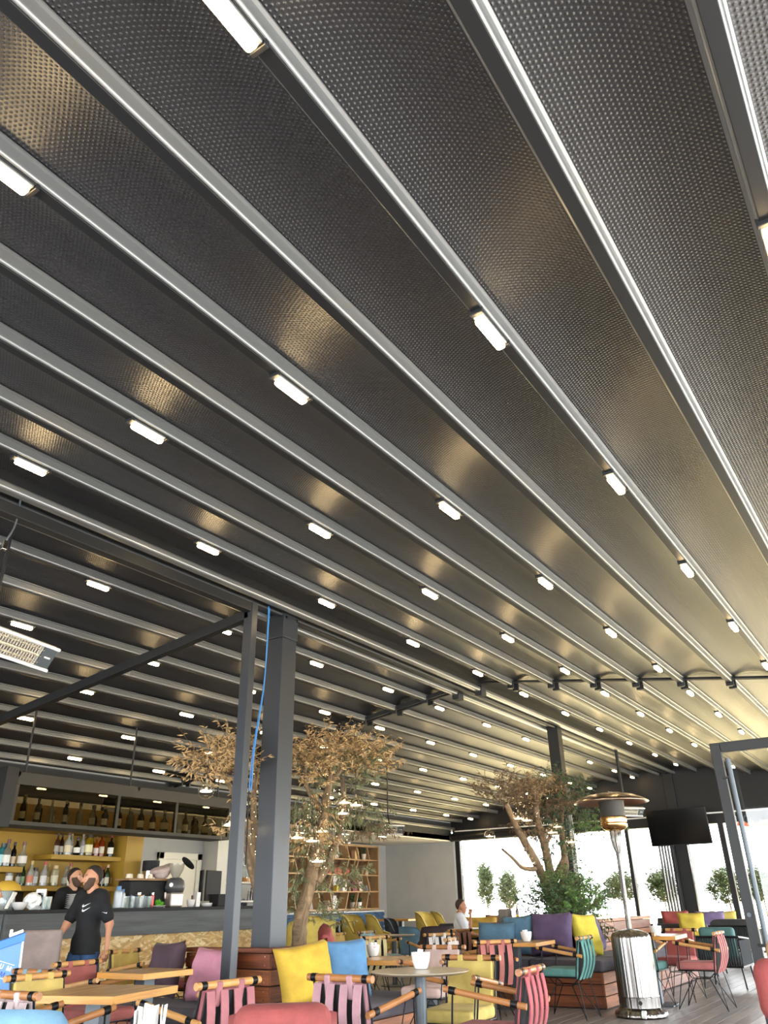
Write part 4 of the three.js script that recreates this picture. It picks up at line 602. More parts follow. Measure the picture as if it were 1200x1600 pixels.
{ const t = thing('chrome_kettle', 'black topped steel jug on the back of the bar', 'jug', V3(onBar(232, -10.5).x, 0, -11.2)); t.position.copy(gz(233, 1380, -11.3)); t.position.y = 1.5; part(t, 'body', rod([0, 0, 0], [0, 0.3, 0], 0.13, 0.13, 20), M.chrome); part(t, 'lid', rod([0, 0.3, 0], [0, 0.46, 0], 0.14, 0.14, 20), M.blackMatte); part(t, 'stand', span(-0.2, 0.2, -1.5, 0, -0.2, 0.2, 0.01), M.blackMatte); }
for (const [px, w, l] of [[312, 0.2, 'narrow black screen turned sideways'], [331, 0.46, 'black monitor seen from behind']]) { const t = thing('till_monitor', `${l} on the bar till`, 'monitor', onBar(px, -9.9), px < 320 ? 1.0 : 0.25); part(t, 'screen', bx(w, 0.44, 0.03, 0, 0.3, 0, 0.008), M.blackMatte); part(t, 'foot', bx(0.16, 0.015, 0.16, 0, 0.008, 0, 0.004), M.blackMatte); part(t, 'neck', bx(0.04, 0.14, 0.03, 0, 0.07, -0.02, 0.004), M.blackMatte); }
for (const [px, n, l] of [[298, 'tea_cup', 'white cup with spoon on the bar by the grinder'], [307, 'milk_carton', 'white paper carton on the bar'], [303, 'pink_box', 'pink carton box on the bar by the till'], [322, 'dish', 'low white dish on the bar by the till'], [343, 'black_box', 'black cash tray box on the bar end']]) {
  const g = { tea_cup: lathe([[0, 0], [0.045, 0], [0.06, 0.05], [0.065, 0.1], [0.061, 0.1], [0.04, 0.01], [0, 0.01]], 18), milk_carton: bx(0.08, 0.2, 0.08, 0, 0.1, 0, 0.006), pink_box: bx(0.07, 0.16, 0.07, 0, 0.1, 0, 0.005).translate(0, -0.02, 0), dish: lathe([[0, 0], [0.09, 0], [0.1, 0.05], [0.096, 0.05], [0.08, 0.01], [0, 0.01]], 20), black_box: merge([bx(0.26, 0.16, 0.2, 0, 0.08, 0, 0.008), bx(0.28, 0.015, 0.22, 0, 0.165, 0, 0.004)]) }[n];
  single(n, l, 'tableware', g, n === 'pink_box' ? mat('#c99a94') : n === 'black_box' ? M.blackMatte : M.porcelain, onBar(px, n === 'pink_box' ? -9.86 : -9.7)); }
{ const t = thing('mint_pot', 'bunch of bright green mint leaves on the bar edge', 'herb', onBar(248, -9.56)); const L = [], q = rng(17); for (let i = 0; i < 40; i++) { const d = V3(q() - 0.5, q() * 0.5, q() - 0.4).normalize(); L.push({ p: V3((q() - 0.5) * 0.12, 0.02 + q() * 0.05, (q() - 0.5) * 0.06), d, len: 0.06, w: 0.035, roll: q() * 6 }); } part(t, 'leaves', leafGeo(L), mat('#5fae2a', { roughness: 0.5 })).userData.kind = 'stuff'; part(t, 'saucer', cupDish(), M.porcelain); }
{ const p = gz(10, 1396, -9.9), t = thing('straw_hat', 'yellow dome-shaped bowl cover at the left end of the bar', 'bowl', V3(p.x, BT, -9.9)); part(t, 'dome', lathe([[0, 0.34], [0.08, 0.33], [0.15, 0.28], [0.17, 0.22], [0.16, 0.22], [0, 0.24]], 20), mat('#c9a23a', { roughness: 0.5 })); part(t, 'jar', lathe([[0, 0], [0.1, 0], [0.12, 0.08], [0.1, 0.22], [0.096, 0.22], [0, 0.02]], 18), tumM); }
// white door at the end of the bar
{ const d = struct('door_2'); part(d, 'leaf', span(13.45, 14.5, 0, 2.25, ZB + 0.01, ZB + 0.05, 0.004), mat('#e6e2d2', { roughness: 0.6 })); for (const [a, b, c, e] of [[13.3, 13.45, 0, 2.4], [14.5, 14.65, 0, 2.4], [13.3, 14.65, 2.25, 2.4]]) part(d, 'frame', span(a, b, c, e, ZB + 0.0, ZB + 0.09, 0.012), mat('#e2dfd3', { roughness: 0.6 })); part(d, 'handle', rod([13.58, 1.05, ZB + 0.1], [13.7, 1.05, ZB + 0.1], 0.012), M.chrome); }
struct('wall_pier', span(14.75, 15.1, 0, 2.92, ZB, ZB + 0.5, 0.004), M.white);

// ------------------------------------------------------------------ trees, shrubs, glass globes
function limb(pts, r0, r1, seg = 9) { // tapered, slightly knobbly branch through points
  const c = new THREE.CatmullRomCurve3(pts), n = Math.max(8, pts.length * 7), fr = c.computeFrenetFrames(n, false), pos = [], idx = [];
  for (let i = 0; i <= n; i++) { const t = i / n, p = c.getPointAt(t), r = (r0 + (r1 - r0) * t) * (1 + 0.05 * Math.sin(i * 1.7 + r0 * 90)); for (let k = 0; k < seg; k++) { const a = k / seg * Math.PI * 2, rr = r * (1 + 0.06 * Math.sin(3 * a + i * 0.4)); pos.push(p.x + rr * (Math.cos(a) * fr.normals[i].x + Math.sin(a) * fr.binormals[i].x), p.y + rr * (Math.cos(a) * fr.normals[i].y + Math.sin(a) * fr.binormals[i].y), p.z + rr * (Math.cos(a) * fr.normals[i].z + Math.sin(a) * fr.binormals[i].z)); } }
  for (let i = 0; i < n; i++) for (let k = 0; k < seg; k++) { const a = i * seg + k, b = i * seg + (k + 1) % seg, d = a + seg, e = b + seg; idx.push(a, d, b, b, d, e); }
  const g = new THREE.BufferGeometry(); g.setAttribute('position', new THREE.Float32BufferAttribute(pos, 3)); g.setIndex(idx); g.computeVertexNormals(); return metric(g).toNonIndexed();
}
function foliage(t, o, cl, q) { // cl: [center, [rx, ry, rz], leaves, material, droop, leaf length, name]
  for (const [c, r, n, m, droop, len, name] of cl) { const L = [], tw = [], twigs = Math.round(n / 9);
    for (let k = 0; k < twigs; k++) { let d; do d = V3(q() * 2 - 1, q() * 2 - 1, q() * 2 - 1); while (d.lengthSq() > 1);
      const a = V3(c.x + d.x * r[0] - o.x, c.y + d.y * r[1] - o.y, c.z + d.z * r[2] - o.z), out = V3(d.x + (q() - 0.5), 0.7 - droop + (q() - 0.5) * 0.6, d.z + (q() - 0.5)).normalize(), l = 0.16 + q() * 0.22, b = a.clone().addScaledVector(out, l); tw.push(rod(a, b, 0.004, 0.002, 3));
      for (let j = 0; j < 14; j++) { const s = q(), p = a.clone().lerp(b, s), dd = out.clone().multiplyScalar(0.5).add(V3(q() * 2 - 1, (q() - 0.5) - droop * 1.3, q() * 2 - 1)).normalize(); L.push({ p, d: dd, len: len * (0.55 + q() * 0.55), w: len * 0.2, roll: q() * 6.28 }); } }
    part(t, name ?? 'foliage', leafGeo(L), m).userData.kind = 'stuff'; part(t, 'twigs', tw, M.bark).userData.kind = 'stuff'; }
}
function fairy(t, o, pts, n, q) { const g = []; for (let i = 0; i < n; i++) { const p = pts[(q() * pts.length) | 0]; g.push(new THREE.IcosahedronGeometry(0.005, 0).translate(p.x - o.x + (q() - 0.5) * 0.22, p.y - o.y + (q() - 0.5) * 0.3, p.z - o.z + (q() - 0.5) * 0.22)); } part(t, 'fairy_lights', g, M.bulb).userData.kind = 'stuff'; }
{ // dried olive right of the column
  const q = rng(201), o = gz(466, 1470, -6.15).setY(0.7), t = thing('olive_tree', 'half-dried olive tree with forked trunk right of the broad column', 'tree', o), at = (px, py, z = -6.1) => gz(px, py, z), loc = (...a) => a.map((p) => p.clone().sub(o));
  part(t, 'trunk', limb(loc(V3(o.x, 0.68, -6.15), at(470, 1440), at(480, 1395), at(492, 1345), at(502, 1300)), 0.085, 0.065), M.bark);
  part(t, 'branch', limb(loc(at(500, 1310), at(507, 1265), at(516, 1215), at(520, 1185)), 0.065, 0.03), M.bark); part(t, 'branch', limb(loc(at(490, 1385), at(512, 1350), at(530, 1300, -6.2), at(537, 1245, -6.25), at(535, 1215, -6.25)), 0.055, 0.03), M.bark); part(t, 'branch', limb(loc(at(515, 1225), at(545, 1190, -5.95), at(590, 1180, -5.9)), 0.035, 0.012), M.bark); part(t, 'branch', limb(loc(at(505, 1270), at(480, 1230, -6.3), at(475, 1190, -6.3)), 0.04, 0.015), M.bark);
  foliage(t, o, [[at(525, 1180), [0.5, 0.26, 0.5], 1500, M.leafDry, 0.3, 0.085], [at(565, 1190, -6.0), [0.36, 0.2, 0.4], 700, M.leafDry, 0.4, 0.08], [at(540, 1205), [0.45, 0.22, 0.45], 700, M.leafOlive, 0.5, 0.08], [at(478, 1200), [0.24, 0.25, 0.35], 420, M.leafDry, 0.4, 0.08], [at(483, 1270, -6.2), [0.22, 0.4, 0.3], 650, M.leafOlive, 0.8, 0.08], [at(475, 1350, -6.2), [0.17, 0.38, 0.25], 420, M.leafOlive, 0.9, 0.08], [at(560, 1265), [0.3, 0.28, 0.3], 480, M.leafOlive, 0.9, 0.08], [at(580, 1298, -6.0), [0.26, 0.1, 0.2], 200, M.leafBrown, 0.9, 0.07], [at(525, 1365), [0.26, 0.24, 0.2], 320, M.leafOlive, 0.6, 0.08], [at(500, 1430), [0.28, 0.14, 0.2], 220, M.leafOlive, 0.5, 0.08], [at(480, 1290), [0.2, 0.4, 0.3], 300, M.leafDry, 0.8, 0.075]], q);
  fairy(t, o, [at(510, 1250), at(500, 1330), at(530, 1300), at(480, 1280), at(495, 1345), at(525, 1250)], 90, q);
}
{ // dried tree left of the column
  const q = rng(202), o = gz(412, 1470, -6.35).setY(0.7), t = thing('olive_tree', 'bare brown dried tree between the slim frame and the broad column', 'tree', o), at = (px, py, z = -6.35) => gz(px, py, z), loc = (...a) => a.map((p) => p.clone().sub(o));
  part(t, 'trunk', limb(loc(V3(o.x, 0.68, -6.35), at(411, 1430), at(404, 1390), at(394, 1350)), 0.09, 0.065), M.bark); part(t, 'branch', limb(loc(at(396, 1355), at(378, 1290), at(365, 1240), at(352, 1215)), 0.06, 0.025), M.bark); part(t, 'branch', limb(loc(at(400, 1370), at(398, 1310, -6.5), at(396, 1250, -6.5), at(400, 1205, -6.5)), 0.055, 0.025), M.bark);
  foliage(t, o, [[at(345, 1190), [0.32, 0.22, 0.35], 750, M.leafDry, 0.2, 0.085], [at(330, 1205), [0.22, 0.16, 0.3], 300, M.leafDry, 0.4, 0.085], [at(408, 1195, -6.5), [0.2, 0.3, 0.3], 500, M.leafDry, 0.3, 0.08], [at(355, 1300), [0.1, 0.06, 0.1], 60, M.leafDry, 0.5, 0.08], [at(400, 1260, -6.5), [0.12, 0.3, 0.2], 160, M.leafDry, 0.6, 0.07]], q);
  fairy(t, o, [at(395, 1350), at(385, 1300), at(398, 1260), at(404, 1220), at(400, 1330)], 50, q);
}
{ // leafy tree in the second planter
  const q = rng(203), o = gz(872, 1440, -5.55).setY(0.76), t = thing('leafy_tree', 'tree with several bare trunks and a brown and green crown in the far planter', 'tree', o), at = (px, py, z = -5.55) => gz(px, py, z), loc = (...a) => a.map((p) => p.clone().sub(o));
  part(t, 'trunk', limb(loc(V3(o.x, 0.74, -5.55), at(868, 1420), at(846, 1365), at(828, 1330), at(806, 1290), at(790, 1255)), 0.1, 0.04), M.bark); part(t, 'trunk', limb(loc(V3(o.x + 0.1, 0.74, -5.5), at(868, 1400), at(858, 1355), at(848, 1310), at(838, 1270), at(838, 1240)), 0.1, 0.045), M.bark); part(t, 'trunk', limb(loc(V3(o.x + 0.25, 0.74, -5.6), at(876, 1395), at(884, 1355, -5.4), at(880, 1320, -5.4), at(878, 1270, -5.4)), 0.075, 0.03), M.bark);
  part(t, 'branch', limb(loc(at(866, 1375), at(880, 1345, -5.3), at(884, 1330, -5.3)), 0.07, 0.04), M.bark); part(t, 'branch', limb(loc(at(836, 1358), at(815, 1355, -5.5), at(800, 1340, -5.5), at(785, 1327, -5.5)), 0.04, 0.018), M.bark); part(t, 'branch', limb(loc(at(822, 1330), at(822, 1312), at(818, 1298)), 0.035, 0.02), M.bark); part(t, 'branch', limb(loc(at(848, 1325), at(862, 1300), at(866, 1270)), 0.04, 0.02), M.bark);
  foliage(t, o, [[at(795, 1240), [0.6, 0.2, 0.4], 800, M.leafBrown, 0.1, 0.085], [at(850, 1250), [0.55, 0.36, 0.5], 1500, M.leafBrown, 0.4, 0.085], [at(865, 1235), [0.6, 0.26, 0.5], 900, M.leafDark, 0.3, 0.085], [at(885, 1250, -5.3), [0.4, 0.36, 0.4], 900, M.leafDark, 0.6, 0.085], [at(828, 1295), [0.35, 0.2, 0.3], 300, M.leafBrown, 0.7, 0.08], [at(870, 1310), [0.4, 0.3, 0.4], 500, M.leafDark, 0.6, 0.085], [at(872, 1340, -5.3), [0.3, 0.25, 0.3], 300, M.leafDark, 0.6, 0.08], [at(890, 1290, -5.2), [0.25, 0.3, 0.3], 300, M.leafDark, 0.8, 0.08], [at(832, 1240), [0.5, 0.25, 0.4], 500, M.leafDry, 0.4, 0.08], [at(935, 1285, -5.1), [0.55, 0.22, 0.3], 650, M.leafGreen, 0.6, 0.085]], q);
  fairy(t, o, [at(835, 1270), at(850, 1290), at(880, 1300), at(810, 1260)], 40, q);
}
{ const q = rng(204), o = gz(880, 1430, -5.1).setY(0.76), t = thing('ivy_bush', 'dense green ivy bush at the foot of the leafy tree', 'bush', o), at = (px, py, z = -5.1) => gz(px, py, z);
  part(t, 'stem', limb([V3(0, 0, 0), V3(0.05, 0.2, 0), V3(0.1, 0.4, 0.05)], 0.03, 0.012, 6), M.bark);
  foliage(t, o, [[at(865, 1415), [0.55, 0.26, 0.4], 1300, M.leafDark, 0.3, 0.09], [at(900, 1405), [0.6, 0.3, 0.4], 1500, M.leafDark, 0.4, 0.09], [at(905, 1410, -4.8), [0.5, 0.26, 0.25], 900, M.leafGreen, 0.5, 0.09], [at(885, 1385), [0.45, 0.25, 0.4], 600, M.leafGreen, 0.3, 0.09], [at(915, 1440, -4.7), [0.35, 0.22, 0.15], 420, M.leafDark, 0.9, 0.09]], q); }
function globe(px, py, z, r, cord, label) { const p = gz(px, py, z), t = thing('glass_globe', label, 'lamp', p, 0, 'hanging glass globes');
  part(t, 'glass', new THREE.SphereGeometry(r, 28, 20), M.globe); part(t, 'neck', rod([0, r * 0.95, 0], [0, r * 1.35, 0], r * 0.16, r * 0.12, 10), mat('#b8a890', { roughness: 0.3, metalness: 0.7 })); part(t, 'cord', rod([0, r * 1.3, 0], [0, r * 1.3 + cord, 0], 0.004, 0.004, 4), M.blackMatte); part(t, 'filament', wire([[-r * 0.6, 0, 0], [-r * 0.3, r * 0.05, r * 0.2], [0, 0, 0], [r * 0.3, r * 0.05, -r * 0.2], [r * 0.6, 0, 0]], 0.004, 5), M.bulb); part(t, 'light_coil', new THREE.TorusGeometry(r * 0.66, 0.0045, 5, 28).rotateX(Math.PI / 2).translate(0, -r * 0.12, 0), M.bulb);
  const l = new THREE.PointLight(new THREE.Color(1, 0.75, 0.45), 0.04); l.position.set(0, -r * 0.3, 0); t.add(l); return t; }
for (const [px, py] of [[322, 1235], [359, 1288]]) globe(px, py, -6.1, 0.085, 0.35, 'clear glass globe lamp hanging in the bare brown dried tree');
for (const [px, py, z] of [[538, 1253, -5.75], [556, 1257, -5.75], [535, 1270, -5.85], [464, 1308, -5.7], [487, 1313, -5.75], [502, 1298, -6.0], [496, 1345, -5.7]]) globe(px, py, z, 0.085, 0.3, 'clear glass globe lamp hanging in the half-dried olive tree');
for (const [px, py, z] of [[810, 1278, -5.4], [823, 1281, -5.3], [862, 1300, -5.1], [870, 1291, -5.3], [893, 1315, -4.9], [827, 1348, -5.4]]) globe(px, py, z, 0.09, 0.3, 'clear glass globe lamp hanging in the leafy tree of the far planter');
{ const p = gz(765, 1306, -8.43); globe(765, 1306, -8.43, 0.12, yr(-8.43) - p.y - 0.15, 'glass globe lamp hanging alone from a roof rail in front of the window'); }
function shrub(px, py0, py1, d, w, label, m = M.leafOut) { // potted shrub outside
  const top = gx(px, py0, d), low = gx(px, py1, d), o = V3(low.x, -0.12, low.z), t = thing('potted_shrub', label, 'shrub', o), q = rng(px), h = top.y - low.y;
  part(t, 'pot', lathe([[0, 0], [0.2, 0], [0.26, 0.42], [0.28, 0.45], [0.25, 0.45], [0.24, 0.4], [0, 0.4]], 20), mat('#8f8a84', { roughness: 0.8 })); part(t, 'stem', limb([V3(0, 0.38, 0), V3(0.03, 0.8, 0.02), V3(0, low.y + 0.12 + h * 0.6, 0)], 0.03, 0.012, 6), M.bark);
  const c = V3(o.x, low.y + h * 0.5, o.z); foliage(t, o, [[c, [w * 0.5, h * 0.42, w * 0.5], 3200, m, 0.1, 0.1], [V3(c.x, c.y + h * 0.28, c.z), [w * 0.3, h * 0.25, w * 0.3], 900, m, 0, 0.1]], q); }
shrub(762, 1352, 1428, 24.7, 0.34, 'tall narrow shrub outside the window near the man in the white shirt'); shrub(797, 1366, 1430, 24.7, 0.36, 'round topped shrub outside, between the narrow shrub and the leafy tree'); shrub(975, 1368, 1418, 24.6, 0.8, 'wide green shrub outside behind the patio heater pole'); shrub(1040, 1365, 1420, 24.6, 0.6, 'shrub outside behind the folded glass panels'); shrub(1142, 1362, 1425, 24.4, 0.75, 'shrub outside left of the open glass door'); shrub(1196, 1362, 1420, 24.4, 0.6, 'shrub outside seen through the open glass door');
{ const p = gx(1215, 1272, 27), t = thing('parasol', 'red parasol standing outside beyond the glass door', 'parasol', V3(p.x, -0.12, p.z)); part(t, 'canopy', lathe([[0.02, p.y + 0.6], [0.8, p.y + 0.35], [1.5, p.y + 0.02], [1.5, p.y - 0.1], [1.47, p.y], [0.8, p.y + 0.33], [0, p.y + 0.57]], 8), mat('#8f1a18', { roughness: 0.8 })); part(t, 'pole', rod([0, 0, 0], [0, p.y + 0.6, 0], 0.03), M.plasticWhite); part(t, 'base', lathe([[0, 0], [0.3, 0], [0.3, 0.1], [0.05, 0.14], [0, 0.14]], 16), M.greyMetal); }

// ------------------------------------------------------------------ heaters, screen
{ const b = gy(1000, 1584, 0), t = thing('patio_heater', 'tall stainless steel mushroom patio heater', 'heater', [10.5, 0, -3.4]);
  part(t, 'foot_ring', lathe([[0, 0], [0.29, 0], [0.3, 0.02], [0.29, 0.06], [0.25, 0.075], [0.24, 0.1], [0, 0.1]], 40), M.stainless);
  part(t, 'tank_cover', lathe([[0.232, 0.1], [0.232, 0.2], [0.238, 0.205], [0.238, 0.21], [0.232, 0.215], [0.232, 0.8], [0.228, 0.83], [0.2, 0.86], [0.12, 0.885], [0.03, 0.9], [0, 0.9]], 48), M.stainless);
  for (const a of [2.55, 3.85, 0.4]) { const v = part(t, 'vent_hole', rod([0, 0, 0.228], [0, 0, 0.2345], 0.022, 0.022, 14), M.blackMatte); v.position.y = 0.155; v.rotation.y = a + 1.2; }
  part(t, 'pole', rod([0, 0.88, 0], [0, 1.78, 0], 0.03, 0.03, 18), M.stainless); part(t, 'burner_cup', lathe([[0.03, 1.74], [0.045, 1.78], [0.06, 1.82], [0.075, 1.9], [0.075, 2.02], [0, 2.02]], 28), M.stainless);
  part(t, 'gilt_collar', lathe([[0.08, 2.0], [0.13, 2.02], [0.165, 2.05], [0.165, 2.09], [0.158, 2.1], [0.165, 2.11], [0.165, 2.16], [0.16, 2.17], [0, 2.17]], 36), mat('#cba26a', { roughness: 0.2, metalness: 1 })); part(t, 'emitter_screen', rod([0, 2.17, 0], [0, 2.36, 0], 0.155, 0.16, 32), M.meshGrey);
  const hat = part(t, 'reflector_hat', lathe([[0, 2.46], [0.15, 2.455], [0.3, 2.43], [0.42, 2.38], [0.47, 2.35], [0.475, 2.34], [0.468, 2.335], [0.42, 2.365], [0.3, 2.4], [0, 2.42]], 48), M.bronze); part(t, 'hat_pin', rod([0, 2.34, 0], [0, 2.48, 0], 0.02), M.chrome); part(t, 'wheel', rod([-0.27, 0.05, 0.1], [-0.27, 0.05, 0.14], 0.04, 0.04, 14), M.plasticWhite); }
function irHeater(label, p, turn, tilt, w, arm, glow = 1) { const t = thing('infrared_heater', label, 'heater', p, turn), h = new THREE.Group(); h.name = 'head'; h.rotation.x = tilt; t.add(h);
  part(h, 'casing', [bx(w, 0.2, 0.05, 0, 0, -0.02, 0.015)], mat('#b9b5aa', { roughness: 0.35, metalness: 0.5 })); part(h, 'reflector', bx(w - 0.22, 0.15, 0.012, -0.08, 0, 0.01, 0.003), M.chrome); part(h, 'bezel', [bx(w, 0.025, 0.03, 0, 0.09, 0.015, 0.008), bx(w, 0.025, 0.03, 0, -0.09, 0.015, 0.008)], M.plasticWhite); part(h, 'control_panel', bx(0.13, 0.15, 0.02, w / 2 - 0.08, 0, 0.012, 0.004), M.greyMetal); part(h, 'name_strip', bx(0.06, 0.012, 0.002, w / 2 - 0.08, 0.005, 0.0235, 0.0005), M.plasticWhite);
  for (let k = 0; k < 3; k++) part(h, 'guard_wire', rod([-w / 2 + 0.03, -0.05 + k * 0.05, 0.03], [w / 2 - 0.15, -0.05 + k * 0.05, 0.03], 0.003, 0.003, 5), M.chrome); for (let k = 0; k < 20; k++) part(h, 'guard_bar', rod([-w / 2 + 0.03 + k * (w - 0.2) / 19, -0.075, 0.028], [-w / 2 + 0.03 + k * (w - 0.2) / 19, 0.075, 0.028], 0.002, 0.002, 4), M.chrome);
  part(h, 'element', rod([-w / 2 + 0.05, 0.0, 0.02], [w / 2 - 0.17, 0.0, 0.02], 0.009, 0.009, 8), mat('#e8dcc0', { roughness: 0.3 })); for (const a of arm) part(t, 'bracket', rod(a[0], a[1], 0.014), M.black); return t; }
{ const p = gd(28, 1012, 7.4); irHeater('white-rimmed infrared heater hanging near the sloping frame rail', p, Math.atan2(-p.x, -p.z) + 0.75, 0.55, 0.72, [[[-0.25, 0, -0.04], [-0.25, (yr(p.z) - p.y) / 1.18, -0.04]]]).scale.setScalar(1.18); }
{ const p = gd(614, 1296, 17.4); irHeater('infrared heater on the eave above the yellow armchairs', p, Math.atan2(-p.x, -p.z) + 0.5, 0.5, 0.5, [[[-0.05, 0, -0.03], [-0.05, 0.3, -0.12]], [[-0.05, 0.3, -0.12], [-0.05, yr(p.z) - p.y, -0.12]]]); }
{ const p = V3(18.33, 2.72, -5.6), t = irHeater('infrared heater on a drop pole behind the patio heater hat', p, Math.atan2(-p.x, -p.z) + 0.7, 0.6, 0.62, []); part(t, 'drop_pole', rod([0, 0.05, -0.06], [0, 1.6, -0.06], 0.035, 0.035, 12), M.black); p; const q = gd(988, 1268, 19.0); t.position.set(q.x, q.y, q.z); t.children.at(-1).geometry = rod([-0.15, 0.05, -0.06], [-0.15, yr(q.z) - q.y, -0.06], 0.035, 0.035, 12); }
{ const p = gz(28, 780, -5.5), t = thing('hanging_sensor', 'small black cable drop with a clip under the ridge beam', 'cable', gz(30, 790, -5.6)); part(t, 'cord', wire([[0, 0.1, 0], [-0.01, -0.2, 0.02], [-0.05, -0.35, 0.0]], 0.008), M.greyMetal); part(t, 'clip', bx(0.04, 0.08, 0.04, -0.05, -0.38, 0, 0.006), M.chrome); part(t, 'mount', bx(0.06, 0.04, 0.06, 0, 0.12, 0, 0.006), M.blackMatte); }
{ const t = thing('television', 'large black flat television tilted down on the window post', 'television', [22.55, 2.9, -5.6]); const g = new THREE.Group(); g.name = 'panel'; g.rotation.set(0, -Q - 0.05, 0); g.rotation.order = 'YXZ'; g.rotation.x = 0.12; t.add(g); part(g, 'casing', bx(1.58, 0.9, 0.05, 0, 0, 0, 0.01), M.blackMatte); part(g, 'screen', bx(1.55, 0.86, 0.006, 0, 0.005, 0.026, 0.002), M.screen); part(t, 'wall_bracket', bx(0.34, 0.2, 0.3, 0.2, 0, -0.25, 0.006), M.black); }
{ const t = thing('roller_blind', 'rolled up dark blind under the window head beam', 'blind', [X1 - 0.14, 3.02, 0]); part(t, 'roll', rod([0, 0, ZG + 0.1], [0, 0, -8.2], 0.11, 0.11, 20), M.black); part(t, 'end_cap', rod([0, 0, ZG + 0.04], [0, 0, ZG + 0.1], 0.12, 0.12, 20), M.blackMatte); }
{ const t = thing('wall_sensor', 'small white sensor box with conduit on the grey wall', 'sensor', gx(683, 1310, X1 - 0.02)); part(t, 'box', bx(0.04, 0.16, 0.16, 0, 0, 0, 0.008), M.plasticWhite); part(t, 'lens', rod([-0.03, 0, 0], [-0.02, 0, 0], 0.035), M.blackMatte); part(t, 'conduit', rod([0, -0.02, 0.08], [0, -0.08, 0.5], 0.012), M.plasticWhite); }
for (const px of [1168, 1182]) { const t = thing('wall_spotlight', 'round dark spotlight on the beam beyond the glass door', 'spotlight', gx(px, 1280, X1 - 0.04), 0, 'spotlights on the window beam'); part(t, 'ring', rod([0, 0, 0], [-0.04, 0, 0], 0.1, 0.1, 20), M.greyMetal); part(t, 'lens', rod([-0.04, 0, 0], [-0.045, 0, 0], 0.07, 0.07, 20), M.blackMatte); }

